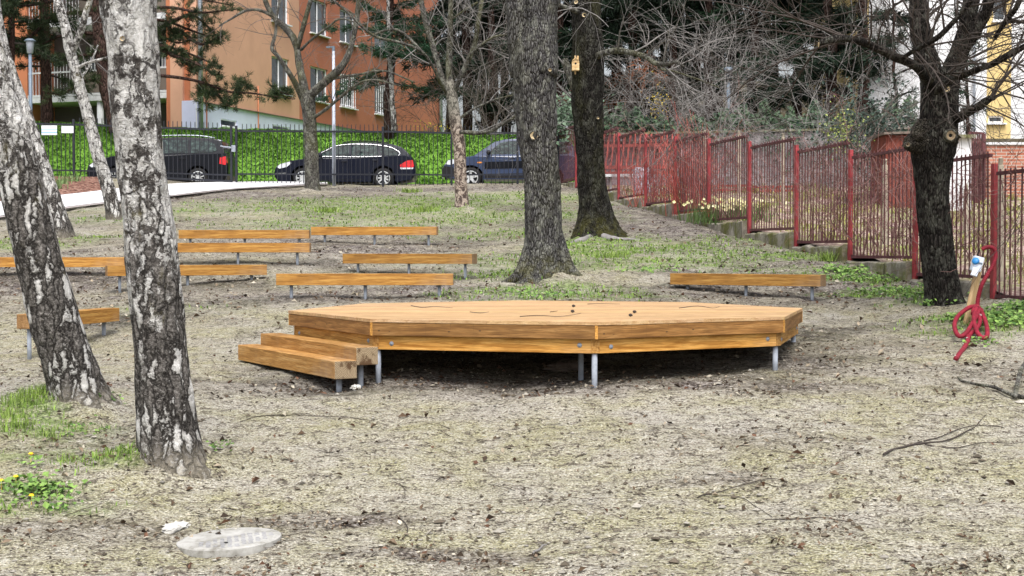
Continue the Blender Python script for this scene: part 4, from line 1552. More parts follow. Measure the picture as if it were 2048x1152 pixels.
for k in range(4):
    z0 = HC + 5.82 + 2.9 * k
    mb = MB().beam(lp((sA + .0), z0, .85), lp(sB, z0, .85), 1.7, .2)
    mb.beam(lp(sA, z0 + .16, .06), lp(sB, z0 + .16, .06), .1, .09)
    obj('balcony_slab', mb, M['slab'], house, True)
    bal = MB()
    sm = sA + (sB - sA) * .62
    bal.beam(lp(sA + .02, z0 + .62, .06), lp(sm, z0 + .62, .06), .06, .8)
    b_ = obj('balcony_panel', bal, M['panel_brown'], house, True)
    rl = MB().beam(lp(sA + .02, z0 + 1.06, .06), lp(sB - .02, z0 + 1.06, .06), .06, .06)
    n = 44
    for q in range(n):
        s = sA + (sB - sA) * (q + .5) / n
        if s > sm:
            rl.beam(lp(s, z0 + .2, .06), lp(s, z0 + 1.03, .06), .02, .03)
        rl.beam(lp(s, z0 + 1.09, .06), lp(s, z0 + 1.5, .06), .02, .02)
    obj('balcony_railing', rl, M['slab'], house, True)
    for (f0, f1) in ((.1, .26), (.55, .72)):
        a, b = sA + (sB - sA) * f0, sA + (sB - sA) * f1
        ON = C0 - nL * 1.66
        window(house, ON, dL, nL, a, b, z0 + .12, z0 + 2.3, depth=.0, mull=1)
mb = MB()
mb.tube([lp(lpx(197), BASE - .5, .2), lp(lpx(197), HC + 5.75, .2)], .13, 14)
obj('pillar', mb, M['slab'], house, True, smooth=True)
mb = MB()
pp = C0 + nR * .12 + dR * .15 + nL * .06
mb.tube([(pp[0], pp[1], BASE - .5), (pp[0], pp[1], TOPB)], .09, 12)
for z in np.arange(BASE + 1, TOPB, 2.):
    mb.tube([(pp[0], pp[1], z), (pp[0], pp[1], z + .06)], .105, 12)
obj('downpipe', mb, M['zinc'], house, True, smooth=True)
pp = C0 + dR * (LEN - .5) + nR * .12
mb = MB().tube([(pp[0], pp[1], BASE - .5), (pp[0], pp[1], TOPB)], .1, 10)
obj('downpipe', mb, M['zinc'], house, True, smooth=True)
for pxp in (412, 515):
    pp = C0 + dR * spx(pxp) + nR * .07
    mb = MB().tube([(pp[0], pp[1], BASE), (pp[0], pp[1], HC + (7.1 if pxp < 450 else 6.6))], .025, 8)
    obj('vent_pipe', mb, M['rust_wall'], house, True, smooth=True)
q = [C0, C0 + dL * (sB + 9), C0 + dL * (sB + 9) + dR * LEN, C0 + dR * LEN]
mb = MB().prism([tuple(a) for a in q], TOPB, TOPB + .35)
obj('roof', mb, M['slab'], house, True)

# white and yellow house at the far right
YH = 47.0
xa, xb = P(1690, 300, YH)[0], P(2230, 300, YH)[0]
h2 = thing('white_house', 'white house with yellow vertical bands behind the trees at the far right', 'building', (xa, YH, HC + 2.6))
O3, d3, n3 = np.array([xa, YH]), np.array([1., 0]), np.array([0, -1.])
zlo, zhi = HC + 2., HC + 15
bx = lambda px: P(px, 200, YH)[0] - xa
hol = [(bx(1977), bx(2008), P(0, 246, YH)[2], P(0, 231, YH)[2])]
hol2 = [(bx(1985), bx(2012), P(0, 42, YH)[2], P(0, -22, YH)[2])]
mb = MB()
xs_ = [bx(1690), bx(1737), bx(1973), bx(2022), bx(2230)]
wall_holes(mb, O3, d3, n3, xs_[0] - .0, xs_[1], zlo, zhi, [], mi=1)
wall_holes(mb, O3, d3, n3, xs_[1], xs_[2], zlo, zhi, [], mi=0)
wall_holes(mb, O3, d3, n3, xs_[2], xs_[3], zlo, zhi, hol + hol2, mi=1)
wall_holes(mb, O3, d3, n3, xs_[3], xs_[4], zlo, zhi, [], mi=0)
mb.add([(xa, YH, zlo), (xa, YH + 5, zlo), (xa, YH + 5, zhi), (xa, YH, zhi)], [(0, 1, 2, 3)], 1)
mb.add([(xa, YH, zhi), (xb, YH, zhi), (xb, YH + 5, zhi), (xa, YH + 5, zhi)], [(0, 1, 2, 3)], 0)
obj('wall', mb, [M['white_wall'], M['yellow_wall']], h2, True)
for h in hol + hol2:
    window(h2, O3, d3, n3, *h, mull=0)
mb = MB().tube([P(1949, 262, YH - .1), P(1949, -40, YH - .1)], .04, 8)
obj('downpipe', mb, M['zinc'], h2, True)
# ------------------------------------------------------------------ trees
def grow(out, p, d, L, r, lvl, nch=4, wob=.16, bend=(0, 0, .05), spread=.8, seg=.3, frac=(.4, .65), start=.2, rmin=.0025, curl=0.):
    n = max(3, int(L / seg))
    pts = [np.array(p, float)]
    ds = [unit(d)]
    bend = np.array(bend)
    bnd = bend + rng.normal(0, 1, 3) * curl
    for i in range(n):
        dd = unit(ds[-1] + rng.normal(0, wob, 3) + bnd)
        ds.append(dd)
        pts.append(pts[-1] + dd * L / n)
    out.append((np.array(pts), np.linspace(r, max(r * .3, rmin), n + 1), lvl))
    if lvl > 0:
        for c_ in range(nch):
            t_ = rng.uniform(start, 1.)
            i = min(int(t_ * n), n - 1)
            side = rng.normal(0, 1, 3)
            side = unit(side - ds[i] * (side @ ds[i]))
            grow(out, pts[i], unit(ds[i] + side * spread * rng.uniform(.6, 1.4)), L * rng.uniform(*frac), max(r * (1 - .6 * t_) * .6, rmin), lvl - 1, nch, wob, bend, spread, seg, frac, start, rmin, curl)


def twig_mesh(out, sides=(4, 3, 3)):
    mb = MB()
    for pts, r, lvl in out:
        mb.tube(pts, r, 6 if r[0] > .03 else (4 if r[0] > .008 else 3), cap=False)
    return mb


def stem_rows(rows, n):
    q = np.array([list(P(a[0], a[1], a[2])) + [a[3] * a[2] / F] for a in rows])
    return crv(q, n)


def bark_disp(amp, flare=0., fl_h=.06, lobes=5, ph=0., fr=9., zfr=2.2):
    def f(v, h, th, r):
        p = v * np.array([fr, fr, zfr])
        d = amp * (vn(p) * .6 + vn(p * 2.3) * .4) * np.clip(r / .15, .3, 1.2)
        # ridges run up the trunk
        d = d + amp * .7 * np.abs(vn(v * np.array([fr * 2.1, fr * 2.1, zfr * 1.4]) + 7))
        lump = vn(v * 2.2) * r * .06
        fl = flare * r * np.exp(-h / fl_h) * (.35 + .65 * np.maximum(0, np.sin(lobes * th + ph + 1.3 * np.sin(2 * th))))
        return d + lump + fl
    return f


def trunk_tree(name, label, base, rows, n, sides, m, disp, limbs=(), cat='tree', group=None, limb_m=None, twig=None, auto=None, base_drop=.25):
    Y = base[1]
    root = thing(name, label, cat, base, 0, group)
    q = stem_rows(rows, n)
    q0 = q[0].copy()
    q0[2] = base[2] - base_drop
    q0[3] = q[0][3] * 1.03
    q = np.vstack([q0[None], q])
    mb = MB().tube(q[:, :3], q[:, 3], sides, disp=disp)
    o = obj('trunk', mb, m, root, True, smooth=True)
    lms = []
    for rows_ in limbs:
        ql = stem_rows(rows_, max(12, len(rows_) * 5))
        lms.append(ql)
        lb = MB().tube(ql[:, :3], ql[:, 3], 12, disp=lambda v, h, th, r: (vn(v * 5) * .14 + vn(v * 14) * .08) * r)
        obj('limb', lb, limb_m or m, root, True, smooth=True)
    if auto:
        out = []
        src = lms if lms else [q]
        for ql in src:
            for i in range(auto['n']):
                k = int(rng.uniform(auto.get('from', .25), 1.) * (len(ql) - 2))
                p, d = ql[k, :3], unit(ql[k + 1, :3] - ql[k, :3])
                sd = rng.normal(0, 1, 3)
                sd = unit(sd - d * (sd @ d))
                r0 = min(ql[k, 3] * .55, auto.get('r', .03))
                grow(out, p, unit(d * .7 + sd * .9), auto['L'] * rng.uniform(.6, 1.3), r0, auto.get('lvl', 2), auto.get('nch', 4), auto.get('wob', .2), auto.get('bend', (0, 0, .06)), auto.get('spread', .9), auto.get('seg', .25), curl=auto.get('curl', .05))
        obj('crown', twig_mesh(out), twig or M['twig'], root, True, smooth=True)
    return root


def knot(parent, px, py, Y, r, m=None, ring=None, back=.06):
    """cut branch stub: raised ring of bark with a pale cut face"""
    c_ = P(px, py, Y)
    Mx = Matrix.Translation(tuple(c_)) @ Matrix.Rotation(rad(90), 4, 'X')
    mb = MB().lathe([(r * 1.25, -back), (r * 1.2, .0), (r * 1.05, .022), (r * .82, .024), (r * .78, .012)], 18, M=Mx)
    v = mb.v[0]
    mb.v[0] = v + vn(v, 30)[:, None] * r * .08
    o = obj('branch_scar', mb, ring or M['bark_grey'], parent, True, smooth=True)
    mb = MB().lathe([(r * .3, -.01), (r * .34, .008), (r * .6, .014), (r * .86, .02)], 18, M=Mx)
    mb.lathe([(0, -.008), (r * .32, -.006)], 12, 1, M=Mx)
    obj('cut_face', mb, [m or M['cutwood'], M['rubber']], o)
    ch = o.children[0]
    for v in ch.data.vertices:
        v.co = v.co - Vector(parent.location)


def base_of(px, py):
    return gp(px, py)


# front birch
b = base_of(345, 938)
Y = b[1]
rows = [(348, 946, Y, 70), (342, 905, Y, 62), (335, 860, Y, 58), (330, 800, Y, 55.5), (320, 700, Y, 52), (311, 600, Y, 52), (301, 500, Y, 50), (291, 400, Y, 47.5), (278, 300, Y, 46), (270, 200, Y, 47.5), (265, 100, Y, 49), (257, 0, Y, 54), (250, -70, Y, 56)]
tr = trunk_tree('birch_tree', 'large birch in front with white upper bark and black fissured foot', b, rows, 330, 120, M['birch_big'], bark_disp(.014, .5, .025, 6, 1., 15, 4), group='birches')
knot(tr, 246, 78, Y - .155, .02, ring=M['birch_big'])
mb = MB().sphere(P(251, 257, Y - .14), (.022, .02, .026), 10, 8)
obj('hollow', mb, M['rubber'], tr, True, smooth=True)
# leaning birch
b = base_of(163, 816)
Y = b[1]
rows = [(163, 822, Y, 66), (153, 780, Y, 54), (128, 700, Y - .02, 50), (98, 600, Y - .05, 47), (73, 500, Y - .08, 44), (50, 400, Y - .1, 43), (24, 290, Y - .1, 41), (-8, 180, Y - .1, 37), (-32, 80, Y - .1, 34), (-52, -20, Y - .1, 32), (-70, -90, Y, 30)]
trunk_tree('birch_tree', 'thick birch leaning left in front of the bench seen end-on', b, rows, 300, 110, M['birch_lean'], bark_disp(.014, .6, .03, 5, .4, 14, 4), group='birches')
# birch behind it
b = base_of(118, 479)
Y = b[1]
rows = [(120, 482, Y, 31), (107, 430, Y, 25), (90, 370, Y, 21), (70, 300, Y, 19), (46, 230, Y, 18), (22, 160, Y, 16), (5, 100, Y, 14), (-8, 40, Y, 13), (-15, -30, Y, 12)]
trunk_tree('birch_tree', 'slimmer grey-white birch just behind the leaning one at the left edge', b, rows, 160, 48, M['birch_mid'], bark_disp(.014, .3, .04, 5), group='birches')
# thin forked birch
b = base_of(229, 441)
Y = b[1]
rows = [(231, 444, Y, 16), (222, 400, Y, 14), (208, 350, Y, 12.5), (193, 300, Y, 12), (178, 240, Y, 11), (164, 190, Y, 10.5), (151, 140, Y, 10), (140, 100, Y, 10), (132, 60, Y, 9), (121, 20, Y, 9), (108, -30, Y, 8)]
limbs = [[(141, 108, Y, 8), (152, 85, Y - .1, 7), (162, 62, Y - .2, 6.5), (172, 25, Y - .3, 6), (183, -10, Y - .3, 5.5), (190, -50, Y - .3, 5)],
         [(156, 136, Y, 3.5), (175, 126, Y - .3, 3), (212, 116, Y - .5, 2.5), (235, 112, Y - .6, 2)], [(158, 160, Y, 3), (170, 145, Y + .2, 2.5), (182, 125, Y + .3, 2), (196, 90, Y + .4, 1.5)]]
trunk_tree('birch_tree', 'thin forked birch with pale yellowish bark, growing by the path', b, rows, 150, 40, M['birch_mid'], bark_disp(.012, .3, .05, 5), limbs=limbs, group='birches',
           auto=dict(n=2, L=.8, lvl=1, r=.012), twig=M['twig_grey'])
# big grey trunk
b = base_of(1090, 561)
Y = b[1]
rows = [(1092, 572, Y, 58), (1091, 545, Y, 50), (1089, 515, Y, 43.5), (1087, 470, Y, 38.5), (1085, 400, Y, 36.5), (1081, 330, Y, 36), (1076, 270, Y, 38), (1072, 220, Y, 39.5), (1069, 170, Y, 41), (1068, 130, Y, 43), (1068, 95, Y, 44), (1070, 60, Y, 40)]
limbs = [[(1050, 150, Y - .0, 28), (1043, 100, Y, 27), (1037, 50, Y, 23), (1033, 0, Y, 21), (1030, -70, Y, 20)],
         [(1078, 150, Y - .05, 36), (1082, 100, Y - .05, 34), (1085, 50, Y, 33), (1088, 0, Y, 31), (1092, -70, Y, 30)]]
big = trunk_tree('maple_tree', 'tallest thick grey trunk behind the stage, dividing near the top', b, rows, 260, 110, M['bark_grey'], bark_disp(.022, 1.05, .055, 6, .9, 12, 3), limbs=limbs, group='old trees on the slope')
for nm_, rows_ in (('root', [(1112, 470, Y - .06, 15), (1122, 510, Y - .1, 17), (1138, 540, Y - .18, 15), (1158, 556, Y - .25, 10), (1185, 564, Y - .3, 4)]), ('root', [(1066, 480, Y - .05, 15), (1056, 520, Y - .1, 17), (1042, 545, Y - .2, 14), (1024, 560, Y - .25, 9), (1004, 566, Y - .3, 4)]),
                   ('root', [(1090, 500, Y - .2, 15), (1086, 535, Y - .28, 17), (1080, 562, Y - .4, 13), (1072, 576, Y - .55, 6)])):
    q = stem_rows(rows_, 40)
    low = G(q[:, 0], q[:, 1]) - .02
    q[:, 2] = np.where(np.arange(40) > 22, np.maximum(np.minimum(q[:, 2], low + .12), low), q[:, 2])
    obj(nm_, MB().tube(q[:, :3], q[:, 3], 24, disp=bark_disp(.012, 0, .05, 5, .9, 12, 3)), M['bark_grey'], big, True, smooth=True)
for (px, py, r) in ((1068, 271, .07), (1042, 80, .055), (1100, 140, .03)):
    knot(big, px, py, Y - (.275 if px == 1068 else (.2 if px < 1050 else .27)), r)
# dark trunk with the nest box
b = base_of(1195, 474)
Y = b[1]
rows = [(1196, 484, Y, 58), (1194, 462, Y, 46), (1191, 430, Y, 36), (1187, 400, Y, 30), (1183, 350, Y, 27), (1180, 300, Y, 27), (1178, 250, Y, 29), (1176, 200, Y, 31.5), (1175, 100, Y, 31), (1173, 40, Y, 28.5), (1171, -70, Y, 27)]
limbs = [[(1190, 116, Y, 8), (1205, 107, Y - .5, 6.5), (1235, 101, Y - .9, 6), (1262, 105, Y - 1.3, 5.5), (1290, 113, Y - 1.6, 5), (1312, 127, Y - 1.8, 5), (1335, 128, Y - 2, 4.4), (1352, 124, Y - 2.2, 3.6), (1368, 133, Y - 2.3, 2.6)],
         [(1315, 128, Y - 1.8, 3), (1322, 138, Y - 1.6, 2.4), (1345, 142, Y - 1.6, 2), (1400, 160, Y - 1.6, 1.6), (1440, 176, Y - 1.5, 1)],
         [(1165, 30, Y, 6), (1145, 20, Y - .4, 4.5), (1120, 12, Y - .6, 4), (1080, 14, Y - .7, 3)], [(1180, 260, Y + .3, 8), (1160, 200, Y + .8, 8), (1140, 150, Y + 1, 9), (1128, 120, Y + 1.1, 8)]]
dark = trunk_tree('maple_tree', 'blackish mossy trunk carrying the nest box, near the red fence', b, rows, 230, 100, M['bark_dark'], bark_disp(.02, .8, .05, 5, 2., 12, 3), limbs=limbs, limb_m=M['bark_thin'], group='old trees on the slope',
                  auto=dict(n=5, L=1.9, lvl=2, r=.018, bend=(0, 0, -.02), wob=.1, curl=.12), twig=M['twig_grey'])
for (px, py, r) in ((1168, 30, .05), (1152, 4, .045), (1196, 236, .03)):
    knot(dark, px, py, Y - .26, r)
mb = MB()
for rows_ in ([(1205, 478, Y - .45, 10), (1228, 484, Y - .75, 7), (1250, 488, Y - .85, 5), (1285, 497, Y - .9, 2)], [(1180, 480, Y - .5, 9), (1160, 484, Y - .8, 6), (1140, 489, Y - .9, 2)]):
    q = stem_rows(rows_, 16)
    q[:, 2] = G(q[:, 0], q[:, 1]) + q[:, 3] * .3
    mb.tube(q[:, :3], q[:, 3], 10, disp=lambda v, h, th, r: vn(v * 9) * r * .25)
obj('surface_root', mb, M['twig_grey'], dark, True, smooth=True)
# nest box
c_ = P(1151, 131, Y - .37)
nb = thing('nest_box', 'small pale wooden nest box with a round hole, fixed to the dark trunk', 'nest box', tuple(c_ - np.array([0, 0, .1])))
sc_ = .95
mb = MB().prism([(-.07, -.075), (.07, -.075), (.07, .075), (-.07, .075)], -.0, .17)
mb.add([(-.07, -.075, .17), (.07, -.075, .17), (0, -.075, .235), (-.07, .075, .17), (.07, .075, .17), (0, .075, .235)], [(0, 1, 2), (5, 4, 3)])
body = obj('box', mb, M['newwood'], nb, bevel=.003)
mb = MB().beam((-.058, -.0, .19), (.012, 0, .25), .19, .014)
obj('roof_board', mb, M['newwood'], nb, rot=None)
mb = MB().beam((.058, -.0, .19), (.004, 0, .238), .19, .014)
obj('roof_board', mb, M['newwood'], nb)
Mx = Matrix.Translation((0, -.078, .13)) @ Matrix.Rotation(rad(90), 4, 'X')
obj('entrance_hole', MB().lathe([(0, .002), (.02, .002), (.02, -.002)], 16, M=Mx), M['rubber'], nb)
obj('perch', MB().tube([(0, -.07, .065), (0, -.12, .065)], .006, 8), M['newwood'], nb)
obj('hanger', MB().box((0, .085, .12), (.03, .018, .36)), M['newwood'], nb)
obj('chimney', MB().box((.045, .0, .255), (.03, .03, .06)), M['newwood'], nb)

# right hand tree by the fence
b = base_of(1889, 612)
Y = b[1]
rows = [(1891, 622, Y, 42), (1888, 600, Y, 36), (1882, 550, Y, 32), (1874, 500, Y, 31), (1867, 430, Y, 30), (1864, 370, Y, 31), (1865, 330, Y, 35), (1867, 300, Y, 42), (1872, 270, Y, 41), (1878, 235, Y, 36), (1879, 200, Y, 36), (1880, 165, Y, 37)]
limbs = [[(1880, 200, Y, 27), (1866, 160, Y, 26), (1852, 110, Y, 24), (1842, 60, Y, 21), (1836, 10, Y, 19), (1830, -60, Y, 17)],
         [(1882, 200, Y, 26), (1895, 165, Y, 24), (1912, 120, Y, 21), (1927, 80, Y, 18), (1938, 30, Y, 16), (1950, -50, Y, 15)],
         [(1918, 110, Y, 14), (1945, 75, Y - .2, 12), (1968, 35, Y - .3, 11), (1985, -20, Y - .4, 10)],
         [(1862, 168, Y - .2, 11), (1835, 135, Y - .8, 9.5), (1800, 118, Y - 1.2, 9), (1762, 100, Y - 1.5, 8.5), (1722, 83, Y - 1.7, 8), (1690, 77, Y - 1.9, 7.5), (1660, 80, Y - 2, 7), (1638, 87, Y - 2, 6.5)],
         [(1905, 240, Y - .1, 11), (1930, 228, Y - .3, 9.5), (1958, 212, Y - .5, 9), (1978, 198, Y - .6, 7), (1990, 196, Y - .6, 4)],
         [(1872, 185, Y - .3, 6), (1905, 160, Y - .8, 6.5), (1945, 143, Y - 1.2, 7), (1985, 128, Y - 1.6, 6.5), (2050, 92, Y - 2, 6), (2110, 50, Y - 2.2, 5)],
         [(1800, 120, Y - 1.2, 4), (1830, 100, Y - 1.5, 4.5), (1875, 75, Y - 1.8, 5), (1915, 35, Y - 2, 5), (1950, -10, Y - 2.2, 5)],
         [(1850, 178, Y - .3, 4), (1880, 150, Y - .9, 3), (1930, 145, Y - 1.2, 2.5), (1780, 155, Y - 1.6, 2)][0:3],
         [(1990, 75, Y - 1.6, 4), (2010, 45, Y - 1.8, 5), (2035, 10, Y - 2, 5), (2050, -40, Y - 2, 5)]]
right = trunk_tree('lime_tree', 'dark knobbly tree beside the red hose, its twigs drooping over the fence', b, rows, 220, 90, M['bark_side'], bark_disp(.016, .55, .05, 5, .2, 14, 3), limbs=limbs, group='old trees on the slope',
                   auto=dict(n=8, L=1.9, lvl=2, r=.013, nch=5, bend=(0, 0, -.012), wob=.09, spread=.8, curl=.06), twig=M['twig_dark'])
mb = MB()
for (px, py, r, dy) in ((1838, 284, .15, -.1), (1820, 287, .09, -.16), (1846, 258, .13, -.08), (1836, 270, .1, -.2), (1899, 275, .12, -.14), (1890, 255, .1, -.1)):
    mb.sphere(P(px, py, Y + dy), r, 18, 12, noise=.28, ns=9)
obj('burl', mb, M['bark_burl'], right, True, smooth=True)
M['oldcut'] = plain('weathered_cut_wood', (.26, .2, .13), .9, .15, 0, .45, 26)
knot(right, 1901, 271, Y - .285, .07, m=M['oldcut'], ring=M['bark_thin'])
knot(right, 1815, 289, Y - .25, .03, m=M['oldcut'], ring=M['bark_thin'])
knot(right, 1893, 178, Y - .26, .045, ring=M['bark_thin'])
cc = P(1638, 87, Y - 2)
mb = MB().lathe([(0, .003), (.042, .0)], 14, M=Matrix.Translation(tuple(cc + np.array([-.004, 0, 0]))) @ Matrix.Rotation(rad(-90), 4, 'Y'))
obj('cut_end', mb, M['cutwood'], right, True)

# forked tree by the lamp pole
b = base_of(626, 385)
Y = b[1]
rows = [(626, 390, Y, 17), (624, 365, Y, 14.5), (623, 320, Y, 13.5), (621, 270, Y, 13), (618, 230, Y, 13), (615, 200, Y, 15), (613, 188, Y, 14)]
limbs = [[(606, 196, Y, 8), (596, 176, Y - .2, 6.5), (584, 155, Y - .4, 5.5), (572, 136, Y - .5, 4.5), (554, 110, Y - .6, 4), (544, 96, Y - .6, 3.6), (551, 67, Y - .5, 3.2), (553, 37, Y - .5, 2.8), (560, 0, Y - .4, 2.4)],
         [(612, 195, Y, 9.5), (605, 160, Y, 8), (600, 135, Y + .1, 7.5), (595, 104, Y + .2, 7), (588, 79, Y + .2, 7), (569, 54, Y + .3, 6.5), (550, 37, Y + .3, 5.5), (533, 8, Y + .3, 5), (520, -40, Y + .3, 4.5)],
         [(595, 100, Y + .2, 5), (604, 62, Y, 5), (612, 33, Y - .1, 4.6), (621, 0, Y - .2, 4.2), (628, -40, Y - .2, 4)],
         [(616, 196, Y, 10), (636, 176, Y - .2, 9), (655, 160, Y - .4, 8.5), (683, 133, Y - .7, 7), (700, 100, Y - .8, 6), (711, 54, Y - .9, 5.5), (718, 0, Y - 1, 5), (722, -50, Y - 1, 4.5)],
         [(624, 238, Y, 3.5), (654, 217, Y - .4, 3.5), (679, 196, Y - .7, 3.2), (717, 167, Y - 1, 2.6), (752, 160, Y - 1.2, 2), (800, 172, Y - 1.3, 1.2)],
         [(661, 158, Y - .4, 3.4), (682, 154, Y - .6, 3), (717, 149, Y - .8, 2.6), (770, 142, Y - 1, 2), (830, 165, Y - 1.2, 1.2)],
         [(545, 32, Y + .3, 3.4), (517, 20, Y + .1, 3), (490, 22, Y, 2.6), (462, 38, Y - .2, 2), (438, 52, Y - .3, 1.4)],
         [(602, 100, Y, 3), (622, 80, Y - .3, 2.6), (655, 55, Y - .5, 2.3), (680, 38, Y - .6, 2), (712, 45, Y - .7, 1.5)]]
trunk_tree('young_maple', 'bare tree forking into upright grey limbs beside the thin lamp pole', b, rows, 120, 48, M['bark_thin'], bark_disp(.012, .35, .06, 5), limbs=limbs, group='young trees on the crest',
           auto=dict(n=4, L=1.4, lvl=2, r=.014, nch=3, wob=.12, bend=(0, 0, .03), curl=.08), twig=M['twig'])
# mottled tree
b = base_of(924, 420)
Y = b[1]
rows = [(924, 425, Y, 16), (923, 400, Y, 13.5), (921, 354, Y, 12.5), (919, 292, Y, 12), (912, 250, Y, 11.5), (906, 210, Y, 11.5), (901, 180, Y, 11), (897, 160, Y, 9)]
limbs = [[(899, 172, Y, 7), (898, 125, Y, 6.5), (900, 83, Y, 6), (901, 42, Y, 5.5), (902, 0, Y, 5), (903, -50, Y, 5)],
         [(896, 183, Y, 6.5), (880, 142, Y + .2, 6), (867, 96, Y + .3, 6), (854, 54, Y + .4, 5.5), (844, 12, Y + .4, 5), (836, -40, Y + .4, 5)],
         [(907, 186, Y, 6), (921, 154, Y - .2, 5.5), (938, 117, Y - .3, 5), (950, 87, Y - .3, 5), (955, 50, Y - .4, 4.5), (962, 12, Y - .4, 4), (970, -40, Y - .4, 4)],
         [(920, 264, Y - .2, 4), (938, 265, Y - .3, 4.2), (962, 266, Y - .4, 4), (985, 260, Y - .5, 3.6), (1008, 246, Y - .6, 3.3), (1034, 230, Y - .7, 2.8), (1050, 215, Y - .7, 2)],
         [(916, 240, Y, 3), (942, 221, Y + .3, 2.6), (970, 207, Y + .4, 2.2), (1000, 196, Y + .5, 1.6), (1040, 188, Y + .6, 1)],
         [(895, 190, Y, 3.4), (880, 165, Y - .4, 3), (864, 130, Y - .8, 3), (842, 102, Y - 1, 3), (800, 85, Y - 1.3, 3), (745, 70, Y - 1.6, 2.6), (690, 20, Y - 1.8, 2.4), (640, -20, Y - 2, 2)],
         [(850, 108, Y - 1, 2.6), (800, 62, Y - .8, 2.6), (760, 64, Y - .6, 2.4), (735, 82, Y - .6, 2)],
         [(935, 120, Y - .3, 2.6), (950, 100, Y - .6, 2.4), (985, 75, Y - .8, 2.2), (1020, 68, Y - .9, 1.6)], [(902, 40, Y, 2.4), (930, 20, Y - .3, 2.2), (955, 5, Y - .5, 2)]]
trunk_tree('plane_tree', 'slender tree with flaking mottled bark on the crest before the fence', b, rows, 130, 48, M['bark_flake'], bark_disp(.010, .25, .05, 5), limbs=limbs, limb_m=M['bark_thin'], group='young trees on the crest',
           auto=dict(n=5, L=1.5, lvl=2, r=.012, nch=4, wob=.12, bend=(0, 0, .02), curl=.09), twig=M['twig_grey'])


# ------------------------------------------------------------------ conifers
def needle_tufts(mb, pos, dirs, k=34, ln=.16, w=.012, cols=((.012, .03, .018), (.03, .065, .03)), spread=.9, cvar=None):
    pos, dirs = np.asarray(pos), np.asarray(dirs)
    T = len(pos)
    base = rng.uniform(0, 1, (T, 1)) if cvar is None else np.asarray(cvar)[:, None]
    d = dirs[:, None, :] + rng.normal(0, spread, (T, k, 3))
    d /= np.linalg.norm(d, axis=2, keepdims=True)
    s = np.cross(d, rng.normal(0, 1, (T, k, 3)))
    s /= np.linalg.norm(s, axis=2, keepdims=True)
    p0 = pos[:, None, :] + rng.normal(0, ln * .22, (T, k, 3))
    L_ = ln * rng.uniform(.6, 1.2, (T, k, 1))
    v = np.stack([p0 - s * w, p0 + s * w, p0 + d * L_], 2).reshape(-1, 3)
    f = np.arange(T * k * 3).reshape(-1, 3)
    c0, c1 = np.array(cols[0]), np.array(cols[1])
    u = np.clip(base + rng.normal(0, .22, (T, k)), 0, 1)[..., None]
    mb.add(v, f, 0, (c0 * (1 - u) + c1 * u).reshape(-1, 3))


def conifer(label, base, H, R, start=.1, nb=46, k=26, ln=.3, w=.03, cols=((.01, .024, .012), (.028, .055, .026)), droop=-.25, group='dark conifers behind the park', brown=0, tw=.16, dens=1.):
    root = thing('conifer', label, 'tree', base, 0, group)
    mb = MB()
    lean = rng.normal(0, .02, 2)
    q = np.array([[base[0] + lean[0] * z * H + rng.normal(0, .05), base[1] + lean[1] * z * H, base[2] - .3 + z * H, tw * (1 - z * .85)] for z in np.linspace(0, 1, 14)])
    mb.tube(q[:, :3], q[:, 3], 12, disp=lambda v, h, th, r: vn(v * 6) * r * .15)
    br, pos, dr, cv = [], [], [], []
    for i in range(nb):
        z = start + (1 - start) * (i + rng.uniform(0, 1)) / nb
        a_ = rng.uniform(0, 2 * np.pi)
        L = R * (1 - z * .75) * rng.uniform(.55, 1.15)
        p0 = np.array([np.interp(z, np.linspace(0, 1, 14), q[:, 0]), np.interp(z, np.linspace(0, 1, 14), q[:, 1]), base[2] + z * H])
        d = unit(np.array([math.cos(a_), math.sin(a_), rng.uniform(-.1, .35)]))
        n = 7
        pts, dd = [p0], d
        for j in range(n):
            dd = unit(dd + np.array([0, 0, droop * .25]) + rng.normal(0, .1, 3))
            pts.append(pts[-1] + dd * L / n)
        br.append((np.array(pts), np.linspace(.045, .01, n + 1), 0))
        u0 = rng.uniform(0, 1)
        for j in range(2, n + 1):
            for s in range(max(1, int(dens * 3))):
                sd = rng.normal(0, 1, 3) * np.array([1, 1, .35])
                off = unit(sd) * rng.uniform(0, .13 + .35 * L / n * 1.2)
                pos.append(pts[j] + off)
                dr.append(unit(dd + unit(off) * .8))
                cv.append(np.clip(u0 * .6 + rng.uniform(0, .4), 0, 1))
    for pts_, r_, l_ in br:
        mb.tube(pts_, r_, 5, 1, cap=False)
    obj('trunk', mb, [M['bark_pine'], M['twig_dark']], root, True, smooth=True)
    mb = MB()
    needle_tufts(mb, pos, dr, k, ln, w, cols, cvar=cv)
    if brown:
        needle_tufts(mb, np.array(pos)[:brown] + rng.normal(0, .2, (brown, 3)), np.array(dr)[:brown], k, ln, w, ((.16, .05, .02), (.3, .11, .05)))
    obj('crown', mb, M['needle'], root, True)
    return root


